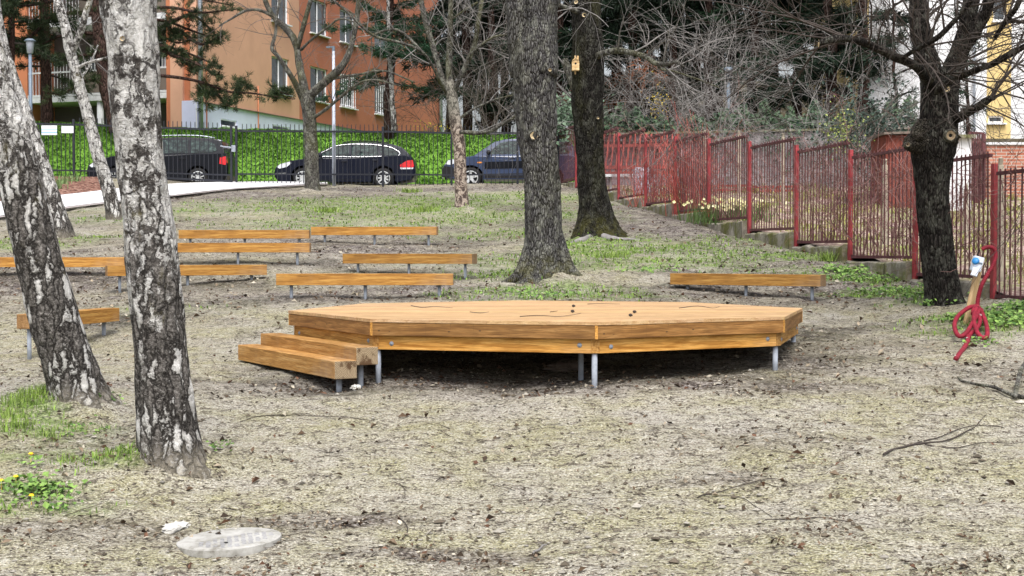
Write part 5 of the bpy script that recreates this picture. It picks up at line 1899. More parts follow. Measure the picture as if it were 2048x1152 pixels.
# pine at the left with long boughs in front of the orange wall
YP = 52.6
bx_, bz_ = P(232, 250, YP)[0], float(bankz(np.array(P(232, 250, YP)[0]), np.array(YP)))
pine = thing('pine_tree', 'dark pine with reddish trunk and tufted boughs before the orange house corner', 'tree', (bx_, YP, bz_))
q = stem_rows([(236, 262, YP, 17), (226, 225, YP, 16), (214, 180, YP, 15), (205, 120, YP, 14), (198, 60, YP, 13), (193, 0, YP, 12), (190, -60, YP, 11)], 60)
obj('trunk', MB().tube(q[:, :3], q[:, 3], 20, disp=lambda v, h, th, r: vn(v * 5) * r * .12 + vn(v * np.array([9, 9, 3])) * .03), M['bark_pine'], pine, True, smooth=True)
BOUGH = [[(212, 140), (270, 150), (330, 152), (385, 160), (425, 172), (460, 184), (500, 186), (540, 192), (590, 198)], [(420, 172), (440, 195), (455, 210), (470, 205)], [(400, 165), (415, 190), (410, 208)],
         [(210, 90), (280, 85), (340, 95), (380, 108), (420, 125), (445, 140)], [(300, 90), (350, 112), (395, 128), (430, 148), (440, 142)], [(205, 50), (270, 40), (330, 42), (380, 60), (420, 72), (445, 62)],
         [(205, 40), (280, 20), (340, 15), (400, 25), (440, 22), (475, 18)], [(340, 45), (380, 30), (410, 48), (440, 80)], [(330, 45), (350, 70), (350, 80)], [(200, 20), (280, -10), (350, -12), (420, 2), (460, 10)],
         [(360, 62), (400, 88), (430, 80), (442, 72)], [(205, 70), (160, 65), (120, 72), (80, 90), (40, 95)], [(200, 30), (150, 25), (100, 35), (50, 50), (0, 45)], [(200, 5), (140, -5), (80, 8), (20, 15), (-30, 30)],
         [(205, 110), (170, 110), (130, 120), (110, 125)], [(210, 170), (180, 160), (140, 180), (120, 190), (100, 185)], [(100, 35), (60, 75), (30, 100), (-10, 110)], [(205, 60), (240, 70), (300, 60), (350, 85), (380, 80)],
         [(330, 95), (370, 125), (395, 150)], [(470, 185), (480, 170), (500, 176)], [(545, 192), (560, 185), (578, 190)]]
mbr, pos, dr = MB(), [], []
for bi, bo in enumerate(BOUGH):
    yo = YP + rng.uniform(-1.6, .6)
    rows = [(x, y, YP + (yo - YP) * i / (len(bo) - 1), max(4.2 - 3.2 * i / (len(bo) - 1), .8)) for i, (x, y) in enumerate(bo)]
    q = stem_rows(rows, 30)
    mbr.tube(q[:, :3], q[:, 3], 6, cap=False)
    for i in range(5 if bi in (0, 3, 5, 6) else 2, 30):
        if bi == 0 and i < 15:
            continue
        for s in range(1 if i % 3 else 3):
            o_ = rng.normal(0, 1, 3) * np.array([.17, .2, .12])
            pos.append(q[i, :3] + o_ + np.array([0, 0, .03]))
            dr.append(unit(o_ + np.array([.0, 0, .1])))
obj('boughs', mbr, M['bark_pine'], pine, True, smooth=True)
mb = MB()
needle_tufts(mb, pos, dr, 30, .2, .011, ((.012, .022, .010), (.06, .085, .035)), .7)
obj('needles', mb, M['needle'], pine, True)
# second pine at the far left edge
conifer('dark spreading pine at the far left before the balconies', (P(92, 250, 54.2)[0], 54.2, BTOP), 11, 2.6, .18, 44, 26, .24, .014, ((.012, .022, .01), (.05, .075, .035)), group='pines on the grass bank', tw=.24)
conifer('dense dark pine crown overhanging the top left corner', (P(18, 250, 50.9)[0], 50.9, BTOP - 1.2), 13, 2.7, .27, 60, 34, .24, .014, ((.012, .022, .01), (.05, .075, .035)), group='pines on the grass bank', tw=.15)
# bushy conifer before the right half of the house
conifer('bushy dark green conifer before the right half of the orange house', (P(776, 250, 53.6)[0], 53.6, BTOP - .1), 10.5, 3.1, .16, 60, 30, .26, .014, ((.01, .028, .014), (.035, .1, .05)), group='pines on the grass bank', tw=.2, droop=-.1)
q = stem_rows([(788, 262, 53.2, 6), (787, 230, 53.2, 5.5), (784, 200, 53.2, 5), (782, 150, 53.2, 4.5), (778, 80, 53.2, 4), (776, -10, 53.2, 3)], 40)
bt = thing('birch_tree', 'small black-and-white birch stem beside the bushy conifer on the bank', 'tree', (q[0, 0], 53.2, q[0, 2] - .3), group='birches')
obj('trunk', MB().tube(q[:, :3], q[:, 3], 14, disp=lambda v, h, th, r: vn(v * 6) * r * .15), M['birch_mid'], bt, True, smooth=True)
out = []
for i in range(14):
    k = int(rng.uniform(.2, .98) * 38)
    grow(out, q[k, :3], unit(np.array([rng.normal(), rng.normal(), .3])), 1.6, .014, 1, 4, .2, (0, 0, -.03))
obj('crown', twig_mesh(out), M['twig'], bt, True)
# dark wood on the slope: individual conifers
spots = [(900, 60, 0), (935, 57, 1), (968, 63, 0), (985, 56, 1), (1010, 60, 0), (1045, 66, 1), (1085, 58, 0), (1120, 54, 1), (1150, 62, 2), (1190, 56, 0), (1235, 60, 0), (1262, 52, 3), (1300, 57, 1), (1345, 53, 0), (1385, 60, 2), (1420, 54, 1),
         (1465, 58, 0), (1505, 53, 2), (1550, 60, 1), (1595, 55, 0), (1640, 52, 2), (1662, 45.6, 1), (1722, 45.9, 1), (1330, 66, 0), (1440, 68, 1), (1540, 70, 0), (1230, 70, 1), (1640, 68, 0)]
LB = ['tall dark conifer with a bare lower trunk in the wood behind the park', 'dense blackish spruce in the wood behind the park', 'broad dark green conifer in the wood behind the park', 'conifer with patches of rusty dead needles right of the dark trunk']
for i, (px, Yc, kd) in enumerate(spots):
    x = P(px, 250, Yc)[0]
    z = float(hillz(np.array(x), np.array(Yc))) if x > 2.4 else BTOP + (Yc - 55) * .03
    conifer(LB[kd], (x, Yc, z - .1), rng.uniform(12, 15), rng.uniform(2.4, 3.2), (.24 if kd == 0 else .08), 44, 22, .36, .026,
            (((.006, .014, .008), (.018, .036, .02)) if kd != 2 else ((.008, .022, .012), (.026, .062, .03))), group='dark conifers behind the park', brown=70 if kd == 3 else 0, tw=.2)
# pale-lit conifers in front of the white house
for (px, Yc, H) in ((1790, 45.6, 7.5), (1935, 45.4, 5)):
    x = P(px, 260, Yc)[0]
    conifer('thin open conifer standing against the white house wall' if px < 1900 else 'sparse conifer before the yellow band of the white house', (x, Yc, HC + 2.9), H, 1.8, .2, 18, 14, .26, .013, ((.012, .03, .018), (.04, .08, .05)), group='conifers by the white house', tw=.08, dens=.35)
# ------------------------------------------------------------------ garden: wall, ivy, shrubs, sheds
WA, WB = np.array([2.2, 43.6]), np.array([11.4, 41.2])
wd = unit(WB - WA)
wnr = np.array([wd[1], -wd[0]])
gw = thing('block_wall', 'grey block retaining wall under the ivy behind the garden', 'wall', (WA[0], WA[1], HC + 1.2))
mb = MB()
n = 14
for i in range(n):
    a, b = WA + (WB - WA) * i / n, WA + (WB - WA) * (i + 1) / n
    mb.beam((*a, HC + 2.05), (*b, HC + 2.05), .3, 2.3)
mb = MB().beam((*WA, HC + 2.1), (*WB, HC + 2.1), .3, 2.6)
obj('wall', mb, M['block'], gw, True)
mb = MB().beam((*(WA + wnr * .02), HC + 3.43), (*(WB + wnr * .02), HC + 3.43), .4, .06)
obj('coping', mb, M['mossconc'], gw, True)


def leaf_quads(mb, pos, nrm, size, cols, jitter=.5, asp=.8):
    """folded leaves (two triangles each) facing roughly along nrm"""
    pos = np.asarray(pos)
    T = len(pos)
    nn = np.asarray(nrm) + rng.normal(0, jitter, (T, 3))
    nn /= np.linalg.norm(nn, axis=1, keepdims=True)
    a = np.cross(nn, rng.normal(0, 1, (T, 3)))
    a /= np.linalg.norm(a, axis=1, keepdims=True)
    b = np.cross(nn, a)
    s = (np.asarray(size) * rng.uniform(.6, 1.3, T))[:, None]
    v = np.stack([pos - a * s * .5, pos + b * s * asp * .5 + nn * s * .18, pos + a * s * .5, pos - b * s * asp * .5 + nn * s * .18], 1).reshape(-1, 3)
    i = np.arange(T) * 4
    f = np.concatenate([np.stack([i, i + 2, i + 1], 1), np.stack([i, i + 3, i + 2], 1)])
    c0, c1 = np.array(cols[0]), np.array(cols[1])
    u = rng.uniform(0, 1, (T, 1)) ** 1.3
    c = c0 * (1 - u) + c1 * u
    mb.add(v, f, 0, np.concatenate([c, c]))


# ivy on top of and over the wall
T = 6500
u = rng.uniform(0, 1, T)
clump = vn(np.stack([u * 40, u * 0, u * 0], 1)) * .5 + vn(np.stack([u * 110, u * 0 + 4, u * 0], 1)) * .3
base = WA[None] + (WB - WA)[None] * u[:, None]
off = rng.uniform(-.3, 1.1, T)
zz = HC + 3.5 + rng.uniform(-.3, .6, T) + clump * .6 - (off < .05) * rng.exponential(.34, T) * (1 + 1.5 * np.clip(clump, 0, 1))
pos = np.stack([base[:, 0] - wnr[0] * off, base[:, 1] - wnr[1] * off, zz], 1)
mb = MB()
leaf_quads(mb, pos, np.tile([wnr[0], wnr[1], .8], (T, 1)), .14, ((.012, .03, .016), (.1, .17, .09)), .7)
st = []
for i in range(60):
    s = rng.uniform(0, 1)
    p = WA + (WB - WA) * s + wnr * .18
    grow(st, (p[0], p[1], HC + 3.3), (rng.normal(0, .5), rng.normal(0, .2), -.6), 1.2, .012, 1, 3, .25, (0, 0, -.05))
iv = thing('ivy', 'dark glossy ivy spilling over the top of the grey block wall', 'ivy', (WA[0], WA[1], HC + 3.2))
obj('leaves', mb, M['leaf'], iv, True)
obj('stems', twig_mesh(st), M['twig_grey'], iv, True)
# ivy at the top of the red fence end
T = 900
pos = np.stack([rng.normal(0, .55, T) + P(1135, 240, 44.6)[0], 44.6 + rng.normal(0, .4, T), P(0, 238, 44.6)[2] + rng.normal(0, .38, T)], 1)
mb = MB()
leaf_quads(mb, pos, np.tile([0, -1., .6], (T, 1)), .14, ((.03, .06, .03), (.2, .3, .2)), .6)
tag(obj('ivy', mb, M['leaf'], None, True, loc=tuple(pos.mean(0))), 'pale ivy clump on the far end of the red fence between the two big trunks', 'ivy')


def bare_shrub(label, px, py, Yc, n, H, m, r=.014, spread=.7, bend=(0, 0, -.06), lvl=2, nch=5, z=None, group='bare bushes behind the red fence', name='bare_shrub', wob=.07):
    x = P(px, py, Yc)[0]
    if z is None:
        z = float(gardenz(np.array(x), np.array(Yc))) if Yc < 42.5 else float(hillz(np.array(x), np.array(Yc)))
    out = []
    for i in range(n):
        a_ = rng.uniform(0, 2 * np.pi)
        s = rng.uniform(.1, 1) * spread
        grow(out, (x + rng.normal(0, .25), Yc + rng.normal(0, .25), z - .1), (math.cos(a_) * s, math.sin(a_) * s * .6, 1.), H * rng.uniform(.6, 1.15), r * rng.uniform(.6, 1.2), lvl, nch, wob, bend, .7, .25, rmin=.0036 if r > .01 else .003, curl=.1 if r > .01 else .02)
    o = obj(name, twig_mesh(out), m, None, True, loc=(x, Yc, z))
    return tag(o, label, 'shrub', group)


bare_shrub('wide bare grey bush arching over the middle of the red fence', 1540, 330, 39.5, 8, 4.6, M['twig_grey'], .02, 1.0, (0, 0, -.04), 2, 8)
bare_shrub('tangled bare grey bush above the ivy, left of the dark lamp', 1360, 300, 43.6, 11, 3.4, M['twig_grey'], .014, .9, (0, 0, -.08), 2, 6, z=HC + 3.2)
bare_shrub('tall tangled bare bush between the dark lamp and the right hand tree', 1640, 280, 40.5, 11, 4.6, M['twig_grey'], .015, .9, (0, 0, -.04), 2, 8)
bare_shrub('bare reddish bush left of the right hand tree, over the fence top', 1740, 300, 34, 8, 3.4, M['twig'], .014, .9, (0, 0, -.06), 2, 4)
bare_shrub('thin bare bush just behind the dark trunk with the nest box', 1270, 290, 43.8, 10, 2.6, M['twig_grey'], .012, .9, (0, 0, -.09), 2, 5, z=HC + 3.2)
bare_shrub('bare bush rising before the dark wood above the block wall', 1470, 270, 44.5, 11, 4.8, M['twig_grey'], .016, .8, (0, 0, -.04), 2, 8, z=HC + 3.2)
bare_shrub('bare twiggy bush between the mottled tree and the tallest grey trunk', 985, 262, 53.5, 14, 3.8, M['twig'], .016, .9, (0, 0, -.04), 2, 7, z=BTOP - .1, group='bushes on the grass bank')
bare_shrub('bare twiggy bush at the right corner of the orange house', 900, 262, 55.5, 10, 3.4, M['twig'], .014, .8, (0, 0, -.04), 2, 6, z=BTOP - .1, group='bushes on the grass bank')
M['creeper'] = plain('dead_creeper_bark', (.2, .115, .105), .85, .15, 0, .45, 4)
M['dogwood'] = plain('dogwood_red_bark', (.34, .085, .07), .7, .25, 0, .35, 4)
bare_shrub('clump of red-stemmed dogwood behind the red fence', 1388, 430, 32.6, 100, 1.6, M['dogwood'], .009, .45, (0, 0, .02), 1, 3, wob=.08, group='red-stemmed shrubs')
bare_shrub('low red twiggy bush behind the second red fence bay', 1310, 400, 35.6, 60, 1.2, M['dogwood'], .008, .6, (0, 0, .02), 1, 3, group='red-stemmed shrubs')
# big tree behind the right hand shrub canopy: limbs arching left over the fence
# thin leafy shrub with yellow green leaves
def leafy(label, px, py, Yc, z0, rx, rz, T, cols, size=.07, name='leafy_shrub', cat='shrub', group=None):
    c_ = P(px, py, Yc)
    out = []
    for i in range(10):
        grow(out, (c_[0] + rng.normal(0, .1), Yc, z0), (rng.normal(0, .35), rng.normal(0, .3), 1), max(.4, (c_[2] - z0) + rz * .6), .01, 1, 4, .15, (0, 0, 0), .6, .2)
    root = thing(name, label, cat, (c_[0], Yc, z0), 0, group)
    obj('stem', twig_mesh(out), M['twig'], root, True)
    p = rng.normal(0, 1, (T, 3)) * np.array([rx, rx * .7, rz]) * .55
    p = p * (1 + .35 * vn(p * 3)[:, None]) + c_
    mb = MB()
    leaf_quads(mb, p, np.tile([0, -.6, .8], (T, 1)), size, cols, .8)
    obj('leaves', mb, M['leaf'], root, True)


leafy('yellow-green leafing shrub above the red fence top', 1683, 262, 33.5, float(gardenz(np.array(P(1683, 262, 33.5)[0]), np.array(33.5))), .35, .5, 260, ((.12, .16, .03), (.42, .48, .14)), .06)
leafy('dense dark evergreen bush left of the right hand tree trunk', 1745, 262, 36, HC + 1.2, 1.1, .9, 1800, ((.012, .026, .02), (.06, .1, .075)), .1)
leafy('forsythia with yellow flowers above the block wall', 1315, 208, 45, HC + 3.3, .3, .55, 150, ((.6, .42, .02), (.75, .58, .04)), .055, 'forsythia')
leafy('small yellow-flowering shrub at the foot of the orange house end', 862, 256, 55, BTOP - .2, .9, .25, 120, ((.5, .4, .02), (.7, .58, .06)), .06, 'forsythia')

# red lath lean-to and benches in the garden
lt = thing('lath_screen', 'slanting red wooden laths of a garden screen behind the red fence', 'screen', (P(1290, 340, 40)[0], 40, HC + 1.6))
mb = MB()
for i in range(15):
    px = 1200 + i * 10.5
    mb.beam(P(px + 9, 268, 40.4), P(px - 2, 352, 40.0), .05, .03)
obj('laths', mb, M['redlath'], lt, True)
mb = MB().beam(P(1195, 292, 40.3), P(1350, 290, 40.3), .06, .08)
mb.beam(P(1195, 335, 40.05), P(1350, 334, 40.05), .06, .1)
mb.beam(P(1195, 346, 40.0), P(1350, 345, 40.0), .06, .07)
obj('rails', mb, M['redlath'], lt, True)
tb = thing('garden_table', 'long pale blue-white bench top below the slanting red laths', 'table', (P(1230, 352, 39)[0], 39, HC + 1.4))
mb = MB().beam(P(1165, 352, 39), P(1272, 351, 39), .4, .07)
obj('top', mb, M['slab'], tb, True)
mb = MB()
for px in (1170, 1222, 1268):
    obj('leg', MB().beam(P(px, 352, 39), P(px, 385, 39), .06, .06), M['slab'], tb, True)
wb = thing('water_barrel', 'pale blue-grey water barrel beside the slanting red laths', 'barrel', (P(1284, 350, 38.5)[0], 38.5, HC + 1.25))
hh = P(0, 335, 38.5)[2] - (HC + 1.25)
mb = MB().lathe([(0, 0), (.19, 0), (.22, .15), (.23, hh * .5), (.22, hh - .12), (.2, hh), (.0, hh - .01)], 20)
obj('body', mb, M['lampgrey'], wb, smooth=True)
mb = MB()
for z in (hh * .3, hh * .7):
    mb.lathe([(.225, z - .02), (.242, z), (.225, z + .02)], 20)
obj('hoop', mb, M['lampgrey'], wb, smooth=True)
for (px0, px1, py, lab) in ((1425, 1502, 372, 'low red slatted fence in the garden, left piece'), (1505, 1590, 374, 'low red slatted fence in the garden, right piece')):
    Yc = 39.0
    a = P(px0, py + 14, Yc)
    lf = thing('slat_fence', lab, 'fence', tuple(a), 0, 'low red slatted fences in the garden')
    mb = MB()
    for dy in (0, 8, 16):
        mb.beam(P(px0, py + dy, Yc), P(px1, py + dy - 1, Yc), .02, .06)
    obj('rails', mb, M['redlath'], lf, True)
    mb = MB()
    for px in np.arange(px0 + 3, px1, 5.5):
        mb.beam(P(px, py - 3, Yc + .025), P(px, py + 22, Yc + .025), .03, .025)
    obj('slats', mb, M['redlath'], lf, True)
for (px, y0, y1, Yc, lab) in ((1410, 268, 400, 38, 'slim weathered post left of the low red slatted fences'), (1478, 270, 405, 36.5, 'slim weathered post standing before the low red slatted fence'), (1566, 275, 420, 34, 'slim weathered post behind the bay under the bare bush'),
                              (1770, 330, 505, 24.6, 'slim weathered post seen through the bay left of the right hand tree'), (1932, 380, 470, 26, 'leaning weathered stake seen right of the right hand tree'), (2001, 330, 520, 20.2, 'slim weathered post behind the last red fence post')):
    p0, p1 = P(px, y1 + 12, Yc), P(px, y0, Yc)
    gz0 = float(gardenz(np.array(p0[0]), np.array(Yc)))
    p0[2] = gz0 - .2
    mb = MB().beam(p0, p1, .075, .075)
    mb.beam(p1 + np.array([0, 0, -.0]), p1 + np.array([-.0, -.02, .1]), .055, .055)
    o = obj('garden_post', mb, M['oldpost'], None, True, loc=tuple(p0), bevel=.008)
    tag(o, lab, 'post', 'weathered garden posts')
# daffodils
mbl, mbf = MB(), MB()
T = 420
cx, cyy = P(1462, 440, 30.2)[0], 30.2
pos = np.stack([cx + rng.normal(0, .42, T), cyy + rng.normal(0, .3, T)], 1)
zz = gardenz(pos[:, 0], pos[:, 1])
for (x, y), z in zip(pos, zz):
    h = rng.uniform(.25, .45)
    t_ = rng.normal(0, .1, 2)
    s = rng.normal(0, 1, 2)
    s = s / np.linalg.norm(s) * .012
    g = rng.uniform(.6, 1.2)
    mbl.add([(x - s[0], y - s[1], z - .05), (x + s[0], y + s[1], z - .05), (x + t_[0], y + t_[1], z + h)], np.array([(0, 1, 2)]), 0, (.1 * g, .16 * g, .05 * g))
T = 110
pos3 = np.stack([cx + rng.normal(0, .42, T), cyy + rng.normal(0, .3, T) - .05, np.zeros(T)], 1)
pos3[:, 2] = gardenz(pos3[:, 0], pos3[:, 1]) + rng.uniform(.22, .44, T)
leaf_quads(mbf, pos3, np.tile([0, -1, .3], (T, 1)), .075, ((.72, .66, .3), (.78, .74, .48)), .4, 1.)
df = obj('daffodils', mbl, M['grass'])
tag(df, 'clump of pale yellow daffodils flowering behind the red fence', 'flowers', kind='stuff')
o = obj('blossoms', mbf, M['leaf'], df)
# sheds and brick wall on the right
sh = thing('garden_shed', 'red painted shed behind the red fence, left of the right hand tree', 'shed', (P(1800, 320, 33)[0], 33, HC + 1.2))
mb = MB()
a, b = P(1772, 270, 33), P(1850, 266, 33)
mb.box(((a[0] + b[0]) / 2, 33.7, (a[2] + HC + .8) / 2), (b[0] - a[0], 1.4, a[2] - HC - .8))
obj('wall', mb, M['redshed'], sh, True)
mb = MB().beam((a[0] - .08, 33.65, a[2] + .03), (b[0] + .08, 33.65, a[2] + .06), 1.6, .05)
obj('roof', mb, M['panel_brown'], sh, True)
mb = MB()
for i in range(9):
    x = a[0] + (b[0] - a[0]) * (i + .5) / 9
    mb.box((x, 32.99, (a[2] + HC + .8) / 2), (.03, .02, a[2] - HC - .82))
obj('battens', mb, M['redshed'], sh, True)
gs = thing('stone_hut', 'small grey rendered hut with flat lid right of the right hand tree', 'hut', (P(1930, 340, 32)[0], 32, HC + .9))
a, b = P(1900, 276, 32), P(1943, 276, 32)
mb = MB().box(((a[0] + b[0]) / 2, 32.5, (a[2] + HC + .6) / 2), (b[0] - a[0], 1., a[2] - HC - .6))
obj('wall', mb, M['white_wall'], gs, True)
mb = MB().box(((a[0] + b[0]) / 2, 32.45, a[2] + .03), (b[0] - a[0] + .12, 1.2, .07))
obj('roof', mb, M['mossconc'], gs, True)
rg_ = thing('iron_gate', 'dark red iron gate beside the grey hut, under the yellow wall band', 'gate', (P(1958, 340, 34)[0], 34, HC + 1))
mb = MB()
a, b = P(1939, 265, 34), P(1968, 267, 34)
mb.beam(a, b, .05, .05)
for k in range(8):
    p = a + (b - a) * k / 7
    mb.beam(p, (p[0], p[1], HC + 1.1), .03 if 0 < k < 7 else .07, .03 if 0 < k < 7 else .07)
obj('bars', mb, M['rust_iron'], rg_, True)
mb = MB().box(((a[0] + b[0]) / 2, 34.03, HC + 1.55), (b[0] - a[0] - .08, .02, 1.3))
obj('panel', mb, M['redshed'], rg_, True)
bw = thing('brick_wall', 'red brick garden wall at the right edge below the white house', 'wall', (P(2100, 330, 36)[0], 36, HC + .8))
a, b = P(1970, 290, 36), P(2260, 285, 36)
mb = MB().box(((a[0] + b[0]) / 2, 36, (a[2] + HC + .5) / 2), (b[0] - a[0], .3, a[2] - HC - .5))
obj('wall', mb, M['brick'], bw, True)
mb = MB().box(((a[0] + b[0]) / 2, 36, a[2] + .025), (b[0] - a[0] + .06, .4, .06))
obj('coping', mb, M['slab'], bw, True)

# dead creeper tangled in the red fence
out = []
for i in range(len(ypost) - 2):
    Y0, Y1 = ypost[i], ypost[i + 1]
    ztop = HC + 1.95 - .243 * (i - 7)
    dens = {3: 6, 4: 12, 5: 22, 6: 20, 7: 14, 8: 40, 9: 55, 10: 50, 11: 16, 12: 10}.get(i, 2)
    for k in range(dens):
        y = rng.uniform(Y1, Y0)
        x = fx(y) + rng.normal(.05, .07)
        if rng.uniform() < .6:
            grow(out, (x, y, ztop - rng.uniform(-.05, .5)), (rng.normal(0, .3), rng.normal(0, .8), rng.normal(-.4, .5)), rng.uniform(.5, 1.5), rng.uniform(.004, .009), 1, 4, .3, (0, 0, -.06), .8, .12)
        else:
            grow(out, (x, y, ztop - 1.55), (rng.normal(0, .12), rng.normal(0, .4), 1), rng.uniform(1., 1.7), rng.uniform(.005, .011), 1, 4, .22, (0, 0, .02), .7, .14)
tag(obj('creeper', twig_mesh(out), M['creeper'], None, True, loc=(fx(25), 25, HC + .5)), 'dead leafless creeper tangled through the bars along the red fence', 'creeper')

# ------------------------------------------------------------------ lamps
g0 = gp(668, 372)
Yl = g0[1]
lp1 = thing('lamp_pole', 'thin silver lamp pole standing between the forked tree and the estate car', 'street lamp', tuple(g0))
top = P(667, 100, Yl)
obj('pole', MB().tube([(g0[0], Yl, g0[2] - .2), (g0[0], Yl, g0[2] + 1.2), (top[0], Yl, top[2])], [.062, .058, .042], 16), M['lampgrey'], lp1, True, smooth=True)
mb = MB().tube([(top[0], Yl, top[2] - .02), (top[0], Yl, top[2] + .1)], .05, 12)
mb.beam((top[0] + .03, Yl, top[2] + .1), (top[0] - .22, Yl, top[2] + .08), .09, .04)
obj('lamp_head', mb, M['lampblue'], lp1, True)
for (px, ptop, pbot, Yc, lab, m) in ((60, 78, 262, 49.2, 'old blue-grey street lamp with a round cap at the left edge', M['lampblue']), (1457, 135, 222, 45.5, 'dark street lamp with a lantern head before the wood', M['lampblue'])):
    tp, bt_ = P(px, ptop, Yc), P(px, pbot, Yc)
    z0 = ROADZ if px < 100 else HC + 3.3
    ll = thing('street_lamp', lab, 'street lamp', (tp[0], Yc, z0), 0, 'old lantern street lamps')
    Hh = tp[2] - z0
    s_ = 28 * Yc / F
    obj('pole', MB().tube([(0, 0, -.2), (0, 0, Hh - s_)], [.07, .055], 14), m, ll, smooth=True)
    obj('lantern', MB().lathe([(0, Hh - s_ - .03), (.1, Hh - s_), (.13, Hh - s_ * .3), (.15, Hh - .06), (.0, Hh - .05)], 18), M['glass'] if px > 100 else M['lampgrey'], ll, smooth=True)
    obj('cap', MB().lathe([(0, Hh + .02), (.1, Hh + .01), (.2 if px < 100 else .15, Hh - .06), (.19 if px < 100 else .14, Hh - .085), (0, Hh - .07)], 20), m, ll, smooth=True)

# ------------------------------------------------------------------ stake, socket, hose
g0 = gp(1933, 650)
Yh = g0[1]
k_ = Yh / F
top = P(1962, 515, Yh + .12)
ax = unit(top - g0)
st = MB().beam(g0 - ax * .25, top, .075, .045)
R_ = Vector(ax).to_track_quat('X', 'Z')
o = MB().box((0, 0, 0), (np.linalg.norm(top - g0) + .25, .085, .04))
so = obj('wooden_stake', o, M['stake'], None, bevel=.003)
so.location = tuple((top + g0 - ax * .25) / 2)
so.rotation_euler = Vector(ax).to_track_quat('X', 'Y').to_euler()
tag(so, 'slanting rough wooden stake beside the right hand tree, holding the socket box', 'stake')
pc = P(1954, 528, Yh + .02)
sk = thing('socket_box', 'white and blue power socket box on top of the wooden stake', 'socket box', tuple(pc))
tilt = math.atan2(ax[0], ax[2])
b1 = obj('housing', MB().prism([(-.055, -.05), (.055, -.05), (.055, .05), (-.055, .05)], -.085, .085), M['plastic_w'], sk, rot=(0, tilt, 0), bevel=.012)
mb = MB().lathe([(0, -.03), (.036, -.028), (.036, .045), (.041, .05), (.041, .06), (.034, .065), (0, .055)], 18, M=Matrix.Translation((-.035, -.06, -.075)) @ Matrix.Rotation(rad(180), 4, 'X') @ Matrix.Rotation(-tilt - .1, 4, 'Y'))
obj('socket', mb, M['plastic_w'], sk, smooth=True)
mb = MB().lathe([(0, .03), (.034, .028), (.04, .02), (.04, -.0)], 18, M=Matrix.Translation((-.03, -.05, .03)) @ Matrix.Rotation(rad(60), 4, 'X') @ Matrix.Rotation(rad(-25), 4, 'Y'))
obj('blue_cover', mb, M['plastic_b'], sk, smooth=True)
mb = MB().box((.018, -.052, .012), (.045, .006, .02))
obj('rating_strip', mb, M['lampblue'], sk, rot=(0, tilt, 0))
obj('cable', MB().tube(crv([(.0, 0, .08), (.008, -.005, .12), (.03, -.0, .155)], 10), .008, 8), M['rubber'], sk, smooth=True)


Yn = gp(1936, 677)[1]


def Z8(x, y, dy=0.):
    """hose point: hangs from the stake and sags forward until it meets the soil"""
    k = min(max((y - 630) / 255, 0.), 1.)
    return P(1880 + x / 4.113, 460 + y / 4.113, Yh - .05 + (Yn - Yh) * k + dy * .35)


path = [(345, 162, .02), (372, 146, .0), (405, 140, -.02), (435, 148, -.02), (455, 175, -.02), (460, 215, -.02), (448, 262, -.02), (425, 310, -.03), (395, 360, -.05), (365, 410, -.06), (343, 455, -.06), (325, 510, -.02), (312, 570, .02), (308, 640, .06), (318, 700, .06),
        (328, 740, .02), (320, 780, .0), (290, 825, .0), (255, 850, .0), (236, 880, .0)]
tail = [(232, 900), (228, 940), (205, 985), (172, 1030), (148, 1060), (130, 1088)]
loop1 = [(300, 655, .08), (320, 640, -.06), (290, 628, -.12), (240, 638, -.14), (185, 675, -.15), (140, 720, -.15), (120, 770, -.16), (125, 825, -.18), (150, 868, -.2), (185, 872, -.2), (225, 835, -.17), (260, 780, -.14), (295, 715, -.12), (318, 670, -.1), (335, 655, -.06), (345, 680, .0)]
loop2 = [(270, 690, -.02), (280, 650, -.1), (300, 648, -.2), (285, 680, -.24), (278, 740, -.24), (290, 800, -.25), (315, 855, -.27), (350, 888, -.28), (382, 880, -.22), (390, 830, -.12), (378, 765, -.05), (358, 710, .0), (340, 670, .03), (325, 655, .05)]
hz = thing('hose', 'red ribbed hose looped round the wooden stake and trailing on the soil', 'hose', tuple(g0))
for nm, pth in (('hose_run', path), ('coil', loop1), ('coil', loop2)):
    cp = [Z8(*a) for a in pth]
    if nm == 'hose_run':
        cp += [gp(1880 + x / 4.113, 460 + y / 4.113) + np.array([0, 0, .03]) for x, y in tail]
    q = crv(cp, 300)
    q[:, 2] = np.maximum(q[:, 2], G(q[:, 0], q[:, 1]) + .024)
    r_ = .0235 * (1 + .07 * np.sin(np.arange(300) * 1.9))
    obj(nm, MB().tube(q, r_, 14), M['hose'], hz, True, smooth=True)
for (x, y) in ((343, 455), (135, 1078), (335, 700), (230, 925)):
    c_ = Z8(x, y) if y < 890 else gp(1880 + x / 4.113, 460 + y / 4.113) + np.array([0, 0, .028])
    mb = MB().lathe([(.0245, -.006), (.03, -.006), (.03, .006), (.0245, .006)], 16, M=Matrix.Translation(tuple(c_)) @ Matrix.Rotation(rad(25 if y < 900 else 60), 4, 'Y'))
    obj('cable_tie', mb, M['chalk'], hz, True)

